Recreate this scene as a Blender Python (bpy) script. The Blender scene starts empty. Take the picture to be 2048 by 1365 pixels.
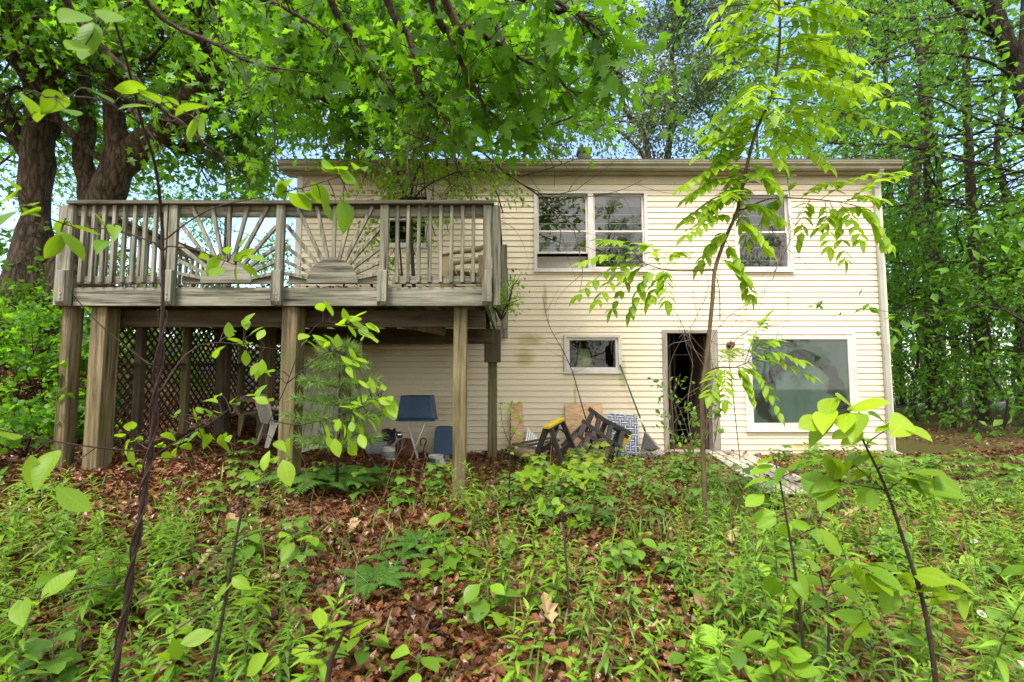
import bpy, math, random
import numpy as np
from mathutils import Vector, Matrix

S = bpy.context.scene
COL = S.collection
RNG = np.random.default_rng(7)
random.seed(7)

# ------------------------------------------------------------------ camera
FPX, CX, CY = 995.0, 1024.0, 682.5
PITCH = math.radians(4.3)
CAMZ = 1.31
sp, cp = math.sin(PITCH), math.cos(PITCH)

def U(px, py, Y):
    """point of the real place that is Y metres in front of the camera, seen at photo pixel px,py"""
    rx, ru = (px - CX) / FPX, (CY - py) / FPX
    d = Vector((rx, cp - ru * sp, sp + ru * cp))
    t = Y / d.y
    return Vector((d.x * t, Y, CAMZ + d.z * t))

def proj(x, y, z):
    dz = z - CAMZ
    dep = y * cp + dz * sp
    return CX + FPX * x / dep, CY - FPX * (-y * sp + dz * cp) / dep

cam = bpy.data.cameras.new('camera')
camo = bpy.data.objects.new('camera', cam)
COL.objects.link(camo)
cam.sensor_width = 36.0
cam.lens = 36.0 * FPX / 2048.0
cam.clip_start, cam.clip_end = 0.05, 500
camo.location = (0, 0, CAMZ)
camo.rotation_euler = (math.pi / 2 + PITCH, 0, 0)
cam.dof.use_dof = True
cam.dof.focus_distance = 7.0
cam.dof.aperture_fstop = 5.0
S.camera = camo

# ------------------------------------------------------------------ light
SUN_EL, SUN_AZ = math.radians(60), math.radians(203)   # azimuth clockwise from +Y
W = bpy.data.worlds.new('World'); S.world = W
W.use_nodes = True
nt = W.node_tree
bg = nt.nodes['Background']
sky = nt.nodes.new('ShaderNodeTexSky')
sky.sky_type = 'NISHITA'; sky.sun_disc = False
sky.sun_elevation = SUN_EL; sky.sun_rotation = SUN_AZ
sky.air_density = 1.0; sky.dust_density = 1.2; sky.ozone_density = 1.2
# broken bright cloud over the blue
wtc = nt.nodes.new('ShaderNodeTexCoord'); wn = nt.nodes.new('ShaderNodeTexNoise')
wn.inputs['Scale'].default_value = 2.6; wn.inputs['Detail'].default_value = 7; wn.inputs['Roughness'].default_value = 0.6
nt.links.new(wtc.outputs['Generated'], wn.inputs['Vector'])
wr = nt.nodes.new('ShaderNodeValToRGB'); wr.color_ramp.elements[0].position = 0.40; wr.color_ramp.elements[1].position = 0.60
wsx = nt.nodes.new('ShaderNodeSeparateXYZ'); nt.links.new(wtc.outputs['Generated'], wsx.inputs[0])
wma = nt.nodes.new('ShaderNodeMath'); wma.operation = 'MULTIPLY_ADD'; wma.inputs[1].default_value = -0.17
nt.links.new(wsx.outputs['Y'], wma.inputs[0]); nt.links.new(wn.outputs['Fac'], wma.inputs[2])
nt.links.new(wma.outputs[0], wr.inputs[0])
wm = nt.nodes.new('ShaderNodeMixRGB'); nt.links.new(wr.outputs[0], wm.inputs[0]); nt.links.new(sky.outputs[0], wm.inputs[1])
wm.inputs[2].default_value = (5.4, 5.2, 4.9, 1)
nt.links.new(wm.outputs[0], bg.inputs[0])
bg.inputs[1].default_value = 0.12
sl = bpy.data.lights.new('sun', 'SUN')
sl.energy = 1.5; sl.angle = math.radians(14); sl.color = (1.0, 0.945, 0.86)
slo = bpy.data.objects.new('sun', sl); COL.objects.link(slo)
sd = Vector((math.sin(SUN_AZ) * math.cos(SUN_EL), math.cos(SUN_AZ) * math.cos(SUN_EL), math.sin(SUN_EL)))
slo.rotation_euler = sd.to_track_quat('Z', 'Y').to_euler()
slo.location = (0, -5, 30)
S.view_settings.view_transform = 'Standard'
S.view_settings.look = 'None'
S.view_settings.gamma = 1.0
S.view_settings.exposure = 1.95
cy = S.cycles
cy.max_bounces = 7; cy.diffuse_bounces = 4; cy.glossy_bounces = 3; cy.transmission_bounces = 4
cy.transparent_max_bounces = 8
cy.caustics_reflective = False; cy.caustics_refractive = False
cy.use_denoising = True
cy.sample_clamp_indirect = 6

# ------------------------------------------------------------------ materials
def newmat(name):
    m = bpy.data.materials.new(name); m.use_nodes = True
    return m, m.node_tree.nodes, m.node_tree.links, m.node_tree.nodes['Principled BSDF']

def ramp(n, stops):
    r = n.new('ShaderNodeValToRGB')
    e = r.color_ramp.elements
    while len(e) < len(stops): e.new(0.5)
    for k, (p, c) in enumerate(stops):
        e[k].position = p; e[k].color = (c[0], c[1], c[2], 1)
    return r

def coords(n, l, scale=(1, 1, 1), out='Object'):
    t = n.new('ShaderNodeTexCoord'); mp = n.new('ShaderNodeMapping')
    mp.inputs['Scale'].default_value = scale
    l.new(t.outputs[out], mp.inputs['Vector'])
    return mp.outputs['Vector']

def noise(n, l, vec, scale, detail=4, rough=0.55):
    t = n.new('ShaderNodeTexNoise')
    t.inputs['Scale'].default_value = scale; t.inputs['Detail'].default_value = detail
    t.inputs['Roughness'].default_value = rough
    l.new(vec, t.inputs['Vector'])
    return t

def bump(n, l, height, b, strength=0.3, dist=0.01):
    k = n.new('ShaderNodeBump'); k.inputs['Strength'].default_value = strength
    k.inputs['Distance'].default_value = dist
    l.new(height, k.inputs['Height']); l.new(k.outputs[0], b.inputs['Normal'])

def plain(name, c1, c2=None, scale=6, rough=0.6, spec=0.4, metal=0.0, bumpk=0.15, stretch=(1, 1, 1)):
    m, n, l, b = newmat(name)
    c2 = c2 or tuple(v * 0.75 for v in c1)
    v = coords(n, l, stretch)
    t = noise(n, l, v, scale)
    r = ramp(n, [(0.3, c2), (0.7, c1)])
    l.new(t.outputs['Fac'], r.inputs[0]); l.new(r.outputs[0], b.inputs['Base Color'])
    b.inputs['Roughness'].default_value = rough
    b.inputs['Specular IOR Level'].default_value = spec
    b.inputs['Metallic'].default_value = metal
    if bumpk:
        t2 = noise(n, l, v, scale * 6, 3); bump(n, l, t2.outputs['Fac'], b, bumpk, 0.004)
    return m

def wood(name, axis, ca, cb, cc, moss=(0.16, 0.19, 0.09), mossk=0.35, fine=1.0):
    """weathered timber, grain along the given axis"""
    m, n, l, b = newmat(name)
    sc = [26 * fine] * 3; sc[axis] = 1.3
    v = coords(n, l, sc)
    g = noise(n, l, v, 1.0, 6, 0.65)
    r = ramp(n, [(0.33, cc), (0.46, ca), (0.66, cb)])
    l.new(g.outputs['Fac'], r.inputs[0])
    v2 = coords(n, l)
    big = noise(n, l, v2, 2.3, 5, 0.6)
    rm = ramp(n, [(0.45, (0, 0, 0)), (0.68, (mossk, mossk, mossk))])
    l.new(big.outputs['Fac'], rm.inputs[0])
    mx = n.new('ShaderNodeMixRGB'); l.new(rm.outputs[0], mx.inputs[0]); l.new(r.outputs[0], mx.inputs[1])
    mx.inputs[2].default_value = (*moss, 1)
    l.new(mx.outputs[0], b.inputs['Base Color'])
    b.inputs['Roughness'].default_value = 0.8; b.inputs['Specular IOR Level'].default_value = 0.25
    bump(n, l, g.outputs['Fac'], b, 0.5, 0.004)
    return m

def leafmat(name, dark, light, trans, tmix=0.45, rough=0.38, spec=0.5, vein=False):
    m, n, l, b = newmat(name)
    a = n.new('ShaderNodeAttribute'); a.attribute_name = 'tint'
    r = ramp(n, [(0.0, dark), (1.0, light)])
    l.new(a.outputs['Fac'], r.inputs[0])
    if vein:
        q = n.new('ShaderNodeAttribute'); q.attribute_name = 'luv'
        sx = n.new('ShaderNodeSeparateXYZ'); l.new(q.outputs['Vector'], sx.inputs[0])
        def mth(op, x, y=0.0):
            k = n.new('ShaderNodeMath'); k.operation = op
            for i, w in enumerate((x, y)):
                if isinstance(w, (int, float)): k.inputs[i].default_value = w
                else: l.new(w, k.inputs[i])
            return k.outputs[0]
        ax_ = mth('ABSOLUTE', sx.outputs['X'])
        mid = mth('LESS_THAN', ax_, 0.014)
        st = mth('PINGPONG', mth('SUBTRACT', sx.outputs['Y'], mth('MULTIPLY', ax_, 0.75)), 0.055)
        side = mth('MULTIPLY', mth('LESS_THAN', st, 0.008), 0.7)
        vv = mth('MAXIMUM', mid, side)
        mv = n.new('ShaderNodeMixRGB'); mv.blend_type = 'MULTIPLY'; l.new(mth('MULTIPLY', vv, 0.55), mv.inputs[0]); l.new(r.outputs[0], mv.inputs[1]); mv.inputs[2].default_value = (1.5, 1.45, 1.6, 1)
        nz = noise(n, l, coords(n, l), 55, 4, 0.6)
        rs = ramp(n, [(0.66, (0, 0, 0)), (0.72, (0.8, 0.8, 0.8))]); l.new(nz.outputs['Fac'], rs.inputs[0])
        mb_ = n.new('ShaderNodeMixRGB'); l.new(rs.outputs[0], mb_.inputs[0]); l.new(mv.outputs[0], mb_.inputs[1]); mb_.inputs[2].default_value = (0.22, 0.17, 0.04, 1)
        l.new(mb_.outputs[0], b.inputs['Base Color'])
        bump(n, l, mth('ADD', st, mth('MULTIPLY', nz.outputs['Fac'], 0.05)), b, 0.5, 0.01)
    else:
        l.new(r.outputs[0], b.inputs['Base Color'])
    b.inputs['Roughness'].default_value = rough
    b.inputs['Specular IOR Level'].default_value = spec
    tr = n.new('ShaderNodeBsdfTranslucent')
    r2 = ramp(n, [(0.0, tuple(v * 0.55 for v in trans)), (1.0, trans)])
    l.new(a.outputs['Fac'], r2.inputs[0]); l.new(r2.outputs[0], tr.inputs['Color'])
    mx = n.new('ShaderNodeMixShader'); mx.inputs[0].default_value = tmix
    l.new(b.outputs[0], mx.inputs[1]); l.new(tr.outputs[0], mx.inputs[2])
    l.new(mx.outputs[0], n['Material Output'].inputs['Surface'])
    return m

M = {}
M['maple'] = leafmat('maple_leaf', (0.035, 0.11, 0.010), (0.12, 0.29, 0.02), (0.33, 0.72, 0.02), 0.52, 0.45, 0.3)
M['nearmaple'] = leafmat('near_maple_leaf', (0.03, 0.09, 0.008), (0.09, 0.21, 0.014), (0.23, 0.54, 0.012), 0.56, 0.5, 0.25, vein=True)
M['forest'] = leafmat('forest_leaf', (0.035, 0.11, 0.014), (0.125, 0.28, 0.03), (0.28, 0.62, 0.03), 0.5, 0.45, 0.3)
M['greyleaf'] = leafmat('grey_green_leaf', (0.06, 0.10, 0.04), (0.18, 0.25, 0.10), (0.22, 0.34, 0.09), 0.45, 0.5, 0.25)
M['walnut'] = leafmat('compound_leaf', (0.12, 0.25, 0.012), (0.36, 0.52, 0.025), (0.52, 0.82, 0.02), 0.52, 0.45, 0.35, vein=True)
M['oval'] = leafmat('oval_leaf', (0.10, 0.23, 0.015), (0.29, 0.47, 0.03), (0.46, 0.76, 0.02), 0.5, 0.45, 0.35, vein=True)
M['lime'] = leafmat('lime_leaf', (0.15, 0.30, 0.015), (0.42, 0.56, 0.025), (0.56, 0.80, 0.02), 0.5, 0.42, 0.35, vein=True)
M['weed'] = leafmat('weed_leaf', (0.05, 0.135, 0.014), (0.29, 0.50, 0.04), (0.42, 0.74, 0.025), 0.45, 0.36, 0.5, vein=True)
M['seedling'] = leafmat('seedling_leaf', (0.06, 0.16, 0.025), (0.21, 0.38, 0.05), (0.30, 0.55, 0.04), 0.38, 0.3, 0.6, vein=True)
M['yellowseed'] = leafmat('yellow_seedling_leaf', (0.15, 0.25, 0.02), (0.33, 0.42, 0.03), (0.42, 0.6, 0.04), 0.4, 0.33, 0.6)
M['fern'] = leafmat('fern_leaf', (0.05, 0.16, 0.03), (0.16, 0.33, 0.05), (0.22, 0.5, 0.05), 0.4)
M['grass'] = leafmat('grass_blade', (0.06, 0.15, 0.015), (0.22, 0.36, 0.04), (0.24, 0.45, 0.04), 0.35)
M['needle'] = leafmat('pine_needle', (0.08, 0.17, 0.035), (0.30, 0.45, 0.11), (0.32, 0.52, 0.10), 0.3, 0.5, 0.3)
M['dead'] = leafmat('dead_leaf', (0.045, 0.014, 0.006), (0.34, 0.135, 0.045), (0.22, 0.08, 0.03), 0.15, 0.33, 0.5)
M['paledead'] = leafmat('pale_dead_leaf', (0.30, 0.17, 0.07), (0.60, 0.42, 0.24), (0.3, 0.2, 0.08), 0.2, 0.5)

def barkmat(name, dark, light, scale=9, b_=0.9, dist=0.03):
    m, n, l, b = newmat(name)
    v = coords(n, l, (1, 1, 0.22))
    w = n.new('ShaderNodeTexVoronoi'); w.inputs['Scale'].default_value = scale * 1.6
    w.feature = 'DISTANCE_TO_EDGE'
    t = noise(n, l, v, scale, 8, 0.7)
    vm = n.new('ShaderNodeVectorMath'); vm.operation = 'MULTIPLY_ADD'
    vm.inputs[1].default_value = (0.25, 0.25, 0.25)
    l.new(t.outputs['Color'], vm.inputs[0]); l.new(v, vm.inputs[2])
    l.new(vm.outputs[0], w.inputs['Vector'])
    mu = n.new('ShaderNodeMath'); mu.operation = 'MULTIPLY_ADD'
    l.new(w.outputs['Distance'], mu.inputs[0]); mu.inputs[1].default_value = 1.6
    l.new(t.outputs['Fac'], mu.inputs[2])
    r = ramp(n, [(0.42, dark), (0.95, light)])
    l.new(mu.outputs[0], r.inputs[0]); l.new(r.outputs[0], b.inputs['Base Color'])
    b.inputs['Roughness'].default_value = 0.85; b.inputs['Specular IOR Level'].default_value = 0.25
    bump(n, l, mu.outputs[0], b, b_, dist)
    return m
M['bark'] = barkmat('maple_bark', (0.02, 0.014, 0.010), (0.155, 0.112, 0.08), 7)
M['bark2'] = barkmat('forest_bark', (0.018, 0.013, 0.010), (0.12, 0.09, 0.07), 10)
M['twig'] = plain('dark_twig', (0.055, 0.035, 0.028), (0.02, 0.013, 0.012), 40, 0.6, 0.3)
M['saplingbark'] = plain('sapling_bark', (0.16, 0.115, 0.06), (0.05, 0.035, 0.02), 30, 0.7, 0.3, stretch=(1, 1, .3))
M['greystick'] = plain('grey_twig', (0.20, 0.15, 0.12), (0.09, 0.06, 0.05), 40, 0.7, 0.3)
M['greenstem'] = plain('green_stem', (0.14, 0.24, 0.05), (0.10, 0.15, 0.04), 20, 0.5, 0.4)

GREY = ((0.16, 0.150, 0.118), (0.36, 0.345, 0.28), (0.027, 0.025, 0.02))
POST = ((0.125, 0.098, 0.052), (0.26, 0.21, 0.12), (0.03, 0.022, 0.013))
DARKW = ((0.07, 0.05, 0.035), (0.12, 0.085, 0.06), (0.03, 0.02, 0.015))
for k, ax in enumerate('xyz'):
    M['grey_' + ax] = wood('weathered_grey_timber_' + ax, k, *GREY, mossk=0.4, moss=(0.16, 0.20, 0.13))
    M['post_' + ax] = wood('brown_post_timber_' + ax, k, *POST, mossk=0.6, moss=(0.13, 0.13, 0.045))
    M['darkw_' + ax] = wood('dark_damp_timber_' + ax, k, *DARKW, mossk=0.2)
    M['frame_' + ax] = wood('bare_door_frame_timber_' + ax, k, (0.26, 0.22, 0.20), (0.40, 0.35, 0.32), (0.10, 0.08, 0.07), mossk=0.1)
M['cap_x'] = wood('dark_cap_timber_x', 0, (0.09, 0.078, 0.062), (0.17, 0.155, 0.13), (0.03, 0.025, 0.02), mossk=0.2)
M['cap_y'] = wood('dark_cap_timber_y', 1, (0.09, 0.078, 0.062), (0.17, 0.155, 0.13), (0.03, 0.025, 0.02), mossk=0.2)
M['lattice'] = plain('lattice_brown', (0.085, 0.055, 0.038), (0.045, 0.03, 0.02), 12, 0.75, 0.2)
M['floorb'] = wood('deck_board', 0, (0.20, 0.17, 0.13), (0.33, 0.28, 0.22), (0.07, 0.05, 0.04), mossk=0.3)

def sidingmat():
    m, n, l, b = newmat('cream_vinyl_siding')
    v = coords(n, l, (1, 1, 1))
    t = noise(n, l, v, 0.9, 5, 0.6)
    r = ramp(n, [(0.3, (0.745, 0.635, 0.475)), (0.7, (0.805, 0.705, 0.545))])
    l.new(t.outputs['Fac'], r.inputs[0])
    v2 = coords(n, l, (1.6, 1.6, 6))
    t2 = noise(n, l, v2, 2.6, 6, 0.65)
    # algae stains: patches at their own places on the wall (seen left of the low window and under the deck edge)
    tc = n.new('ShaderNodeTexCoord')
    def patch(x, z, rx, rz):
        mp = n.new('ShaderNodeMapping'); mp.vector_type = 'TEXTURE'
        mp.inputs['Location'].default_value = (x, 0, z); mp.inputs['Scale'].default_value = (rx, 1000, rz)
        l.new(tc.outputs['Object'], mp.inputs['Vector'])
        g = n.new('ShaderNodeTexGradient'); g.gradient_type = 'SPHERICAL'
        l.new(mp.outputs[0], g.inputs[0]); return g.outputs['Fac']
    WX = lambda px, py: U(px, py, 8.8)
    acc = None
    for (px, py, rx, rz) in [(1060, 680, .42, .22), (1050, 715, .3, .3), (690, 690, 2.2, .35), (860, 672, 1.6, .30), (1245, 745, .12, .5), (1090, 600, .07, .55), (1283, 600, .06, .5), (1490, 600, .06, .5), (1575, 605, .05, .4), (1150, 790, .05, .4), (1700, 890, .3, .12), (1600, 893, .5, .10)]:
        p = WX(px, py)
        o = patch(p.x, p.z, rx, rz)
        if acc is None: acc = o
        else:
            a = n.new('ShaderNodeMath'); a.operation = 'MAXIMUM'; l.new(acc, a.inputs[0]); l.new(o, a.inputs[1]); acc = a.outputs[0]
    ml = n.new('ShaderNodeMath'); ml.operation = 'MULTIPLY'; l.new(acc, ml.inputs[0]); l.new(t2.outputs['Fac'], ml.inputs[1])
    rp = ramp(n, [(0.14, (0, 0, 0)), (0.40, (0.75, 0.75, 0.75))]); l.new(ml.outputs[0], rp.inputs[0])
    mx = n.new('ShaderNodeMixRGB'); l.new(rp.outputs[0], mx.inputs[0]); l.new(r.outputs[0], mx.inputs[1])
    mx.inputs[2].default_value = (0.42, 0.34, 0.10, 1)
    # dirt specks
    v3 = coords(n, l, (2, 2, 2)); t3 = noise(n, l, v3, 30, 4, 0.7)
    r3 = ramp(n, [(0.64, (0, 0, 0)), (0.82, (0.2, 0.2, 0.2))]); l.new(t3.outputs['Fac'], r3.inputs[0])
    mx2 = n.new('ShaderNodeMixRGB'); l.new(r3.outputs[0], mx2.inputs[0]); l.new(mx.outputs[0], mx2.inputs[1])
    mx2.inputs[2].default_value = (0.40, 0.31, 0.20, 1)
    l.new(mx2.outputs[0], b.inputs['Base Color'])
    b.inputs['Roughness'].default_value = 0.5; b.inputs['Specular IOR Level'].default_value = 0.35
    bump(n, l, t2.outputs['Fac'], b, 0.06, 0.01)
    return m
M['siding'] = sidingmat()
M['trim'] = plain('white_trim', (0.70, 0.66, 0.63), (0.56, 0.51, 0.48), 5, 0.5, 0.4)
M['gutter'] = plain('gutter_paint', (0.34, 0.31, 0.22), (0.22, 0.20, 0.14), 3, 0.45, 0.4)
M['spout'] = plain('downspout_paint', (0.44, 0.44, 0.40), (0.34, 0.33, 0.29), 3, 0.4, 0.4)
M['soffit'] = plain('soffit_paint', (0.56, 0.49, 0.37), (0.44, 0.38, 0.28), 3, 0.6, 0.3)
M['shingle'] = plain('roof_shingle', (0.10, 0.085, 0.075), (0.05, 0.04, 0.035), 30, 0.9, 0.2, bumpk=0.6)
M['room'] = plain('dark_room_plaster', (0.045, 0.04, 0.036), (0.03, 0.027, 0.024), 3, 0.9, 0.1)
M['blind'] = plain('old_blind', (0.34, 0.31, 0.27), (0.25, 0.22, 0.19), 4, 0.7, 0.2)

def glassmat(name, refl, tint=(0.75, 0.8, 0.76)):
    m, n, l, b = newmat(name)
    n.remove(b)
    tr = n.new('ShaderNodeBsdfTransparent'); tr.inputs[0].default_value = (*tint, 1)
    gl = n.new('ShaderNodeBsdfGlossy'); gl.inputs['Roughness'].default_value = 0.015
    v = coords(n, l); t = noise(n, l, v, 1.7, 2)
    k = n.new('ShaderNodeBump'); k.inputs['Strength'].default_value = 0.06; k.inputs['Distance'].default_value = 0.05
    l.new(t.outputs['Fac'], k.inputs['Height']); l.new(k.outputs[0], gl.inputs['Normal'])
    mx = n.new('ShaderNodeMixShader'); mx.inputs[0].default_value = refl
    l.new(tr.outputs[0], mx.inputs[1]); l.new(gl.outputs[0], mx.inputs[2])
    l.new(mx.outputs[0], n['Material Output'].inputs['Surface'])
    return m
M['glass'] = glassmat('window_glass', 0.13)
M['glassdark'] = glassmat('dim_window_glass', 0.055, (0.62, 0.72, 0.62))

def fogglass():
    m, n, l, b = newmat('fogged_window_glass')
    # condensation between the panes: an arched band of clear glass in a milky sheet
    tc = n.new('ShaderNodeTexCoord')
    sep = n.new('ShaderNodeSeparateXYZ'); l.new(tc.outputs['Generated'], sep.inputs[0])
    nz = noise(n, l, tc.outputs['Generated'], 3.0, 6, 0.62)
    def M_(op, a, b_):
        k = n.new('ShaderNodeMath'); k.operation = op
        for i, q in enumerate((a, b_)):
            if isinstance(q, (int, float)): k.inputs[i].default_value = q
            else: l.new(q, k.inputs[i])
        return k.outputs[0]
    X = M_('ADD', sep.outputs['X'], M_('MULTIPLY', M_('SUBTRACT', nz.outputs['Fac'], 0.5), 0.55))
    Z = M_('ADD', sep.outputs['Z'], M_('MULTIPLY', M_('SUBTRACT', nz.outputs['Fac'], 0.5), 0.26))
    dx = M_('DIVIDE', M_('SUBTRACT', X, 0.50), 0.42); dz = M_('DIVIDE', M_('SUBTRACT', Z, 0.25), 0.62)
    rr = M_('SQRT', M_('ADD', M_('MULTIPLY', dx, dx), M_('MULTIPLY', dz, dz)), 0)
    band = ramp(n, [(0.0, (.55, .55, .55)), (0.62, (.62, .62, .62)), (0.76, (0.10, 0.10, 0.10)), (0.97, (0.12, 0.12, 0.12)), (1.0, (.42, .42, .42))])
    l.new(rr, band.inputs[0])
    v5 = n.new('ShaderNodeMapping'); v5.inputs['Scale'].default_value = (14, 1, 1.2); l.new(tc.outputs['Generated'], v5.inputs[0])
    st = noise(n, l, v5.outputs[0], 1.0, 4)
    fog = M_('MULTIPLY', band.outputs[0], M_('ADD', M_('MULTIPLY', st.outputs['Fac'], 0.8), 0.55))
    fogb = M_('MULTIPLY', fog, 0.58)
    b.inputs['Base Color'].default_value = (0.15, 0.27, 0.215, 1); b.inputs['Roughness'].default_value = 0.5
    tr = n.new('ShaderNodeBsdfTransparent'); tr.inputs[0].default_value = (0.7, 0.78, 0.74, 1)
    gl = n.new('ShaderNodeBsdfGlossy'); gl.inputs['Roughness'].default_value = 0.03
    mx = n.new('ShaderNodeMixShader'); l.new(fogb, mx.inputs[0]); l.new(tr.outputs[0], mx.inputs[1]); l.new(b.outputs[0], mx.inputs[2])
    m2 = n.new('ShaderNodeMixShader'); m2.inputs[0].default_value = 0.075
    l.new(mx.outputs[0], m2.inputs[1]); l.new(gl.outputs[0], m2.inputs[2])
    l.new(m2.outputs[0], n['Material Output'].inputs['Surface'])
    return m
M['fog'] = fogglass()
M['deadstem'] = plain('dry_stem', (0.30, 0.20, 0.11), (0.15, 0.09, 0.05), 30, 0.8, 0.2)
M['white_plastic'] = plain('white_plastic', (0.72, 0.70, 0.64), (0.55, 0.52, 0.45), 7, 0.4, 0.5)
M['tan_plastic'] = plain('tan_resin', (0.42, 0.34, 0.20), (0.28, 0.22, 0.12), 9, 0.6, 0.3)
M['blue_plastic'] = plain('navy_plastic', (0.035, 0.085, 0.17), (0.022, 0.055, 0.12), 5, 0.45, 0.45)
M['pale_line'] = plain('pale_seam', (0.22, 0.32, 0.42), None, 5, 0.5)
M['white_metal'] = plain('white_painted_metal', (0.74, 0.72, 0.68), (0.5, 0.42, 0.34), 14, 0.4, 0.5)
M['black_plastic'] = plain('black_plastic', (0.035, 0.032, 0.030), (0.015, 0.013, 0.012), 12, 0.38, 0.5)
M['brown_black'] = plain('brown_black_plastic', (0.075, 0.05, 0.042), (0.03, 0.02, 0.018), 14, 0.42, 0.5)
M['yellow'] = plain('yellow_plastic', (0.80, 0.58, 0.02), (0.62, 0.42, 0.02), 12, 0.4, 0.5)
M['green_pole'] = plain('green_handle', (0.02, 0.16, 0.08), (0.012, 0.10, 0.05), 9, 0.4, 0.5)
M['webb'] = plain('blue_webbing', (0.04, 0.10, 0.30), (0.025, 0.06, 0.20), 60, 0.7, 0.3)
M['webw'] = plain('white_webbing', (0.66, 0.68, 0.64), (0.5, 0.52, 0.48), 60, 0.7, 0.3)
M['alu'] = plain('aluminium', (0.65, 0.65, 0.65), (0.5, 0.5, 0.5), 20, 0.35, 0.5, 0.8)
M['terracotta'] = plain('rusty_brown', (0.16, 0.065, 0.035), (0.07, 0.03, 0.02), 9, 0.75, 0.3)
M['tub'] = plain('stained_tub_enamel', (0.55, 0.44, 0.35), (0.30, 0.20, 0.13), 4, 0.6, 0.3)
M['bluelabel'] = plain('blue_label', (0.08, 0.14, 0.38), None, 8, 0.5)
M['greysmear'] = plain('paint_drips', (0.10, 0.13, 0.16), (0.3, 0.3, 0.28), 18, 0.5)
M['greybin'] = plain('cloudy_plastic', (0.30, 0.33, 0.36), (0.2, 0.22, 0.24), 6, 0.4)
M['chrome'] = plain('mirror_ball', (0.75, 0.78, 0.82), None, 3, 0.08, 0.5, 1.0, bumpk=0)
M['stone'] = plain('grey_stone', (0.30, 0.28, 0.25), (0.15, 0.14, 0.12), 12, 0.85, 0.3, bumpk=0.6)
M['concrete'] = plain('threshold_concrete', (0.42, 0.38, 0.33), (0.22, 0.18, 0.15), 8, 0.85, 0.3, bumpk=0.4)
M['plank'] = wood('whitewashed_plank', 1, (0.42, 0.37, 0.31), (0.66, 0.60, 0.53), (0.12, 0.085, 0.06), mossk=0.35, moss=(0.25, 0.18, 0.10))
M['shade'] = plain('lamp_shade_cloth', (0.62, 0.55, 0.30), (0.5, 0.44, 0.24), 5, 0.8, 0.2)
M['nest'] = plain('dry_nest', (0.22, 0.12, 0.06), (0.08, 0.04, 0.025), 50, 0.9, 0.2, bumpk=0.8)
M['petal'] = plain('daisy_petal', (0.85, 0.85, 0.80), None, 20, 0.6)
M['tin'] = plain('dull_tin', (0.42, 0.42, 0.43), (0.28, 0.27, 0.27), 10, 0.4, 0.5, 0.6)
M['dullvent'] = plain('roof_vent_metal', (0.06, 0.05, 0.045), (0.035, 0.03, 0.026), 10, 0.6, 0.3)

def plymat():
    m, n, l, b = newmat('plywood')
    v = coords(n, l, (2.2, 2.2, 9)); t = noise(n, l, v, 2.2, 6, 0.6); t.inputs['Distortion'].default_value = 1.2
    r = ramp(n, [(0.36, (0.46, 0.25, 0.12)), (0.55, (0.66, 0.42, 0.25)), (0.72, (0.72, 0.50, 0.32))])
    l.new(t.outputs['Fac'], r.inputs[0]); l.new(r.outputs[0], b.inputs['Base Color'])
    b.inputs['Roughness'].default_value = 0.7
    return m
M['ply'] = plymat()

def groundmat():
    m, n, l, b = newmat('leaf_litter_soil')
    v = coords(n, l)
    w = n.new('ShaderNodeTexVoronoi'); w.inputs['Scale'].default_value = 15; w.inputs['Randomness'].default_value = 1
    d = noise(n, l, v, 9, 5)
    vm = n.new('ShaderNodeVectorMath'); vm.operation = 'MULTIPLY_ADD'; vm.inputs[1].default_value = (0.12,) * 3
    l.new(d.outputs['Color'], vm.inputs[0]); l.new(v, vm.inputs[2]); l.new(vm.outputs[0], w.inputs['Vector'])
    sepc = n.new('ShaderNodeSeparateColor'); l.new(w.outputs['Color'], sepc.inputs[0])
    r = ramp(n, [(0.0, (0.025, 0.012, 0.008)), (0.35, (0.10, 0.04, 0.018)), (0.7, (0.20, 0.09, 0.038)), (1.0, (0.30, 0.17, 0.09))])
    l.new(sepc.outputs[0], r.inputs[0])
    big = noise(n, l, v, 0.5, 5, 0.6)
    # moss on the right of the yard, a patch with its own outline
    sx = n.new('ShaderNodeSeparateXYZ'); l.new(v, sx.inputs[0])
    mr = n.new('ShaderNodeMapRange'); mr.inputs['From Min'].default_value = 3.0; mr.inputs['From Max'].default_value = 6.5
    mr.inputs['To Min'].default_value = -0.22; mr.inputs['To Max'].default_value = 0.10
    l.new(sx.outputs['X'], mr.inputs[0])
    ad = n.new('ShaderNodeMath'); ad.operation = 'ADD'; l.new(big.outputs['Fac'], ad.inputs[0]); l.new(mr.outputs[0], ad.inputs[1])
    rm = ramp(n, [(0.46, (0, 0, 0)), (0.58, (0.85, 0.85, 0.85))]); l.new(ad.outputs[0], rm.inputs[0])
    fine = noise(n, l, v, 22, 5, 0.7)
    rg = ramp(n, [(0.3, (0.022, 0.024, 0.005)), (0.7, (0.105, 0.105, 0.016))]); l.new(fine.outputs['Fac'], rg.inputs[0])
    mx = n.new('ShaderNodeMixRGB'); l.new(rm.outputs[0], mx.inputs[0]); l.new(r.outputs[0], mx.inputs[1]); l.new(rg.outputs[0], mx.inputs[2])
    l.new(mx.outputs[0], b.inputs['Base Color'])
    b.inputs['Roughness'].default_value = 0.6; b.inputs['Specular IOR Level'].default_value = 0.4
    bump(n, l, sepc.outputs[1], b, 0.8, 0.03)
    return m
M['ground'] = groundmat()

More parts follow.
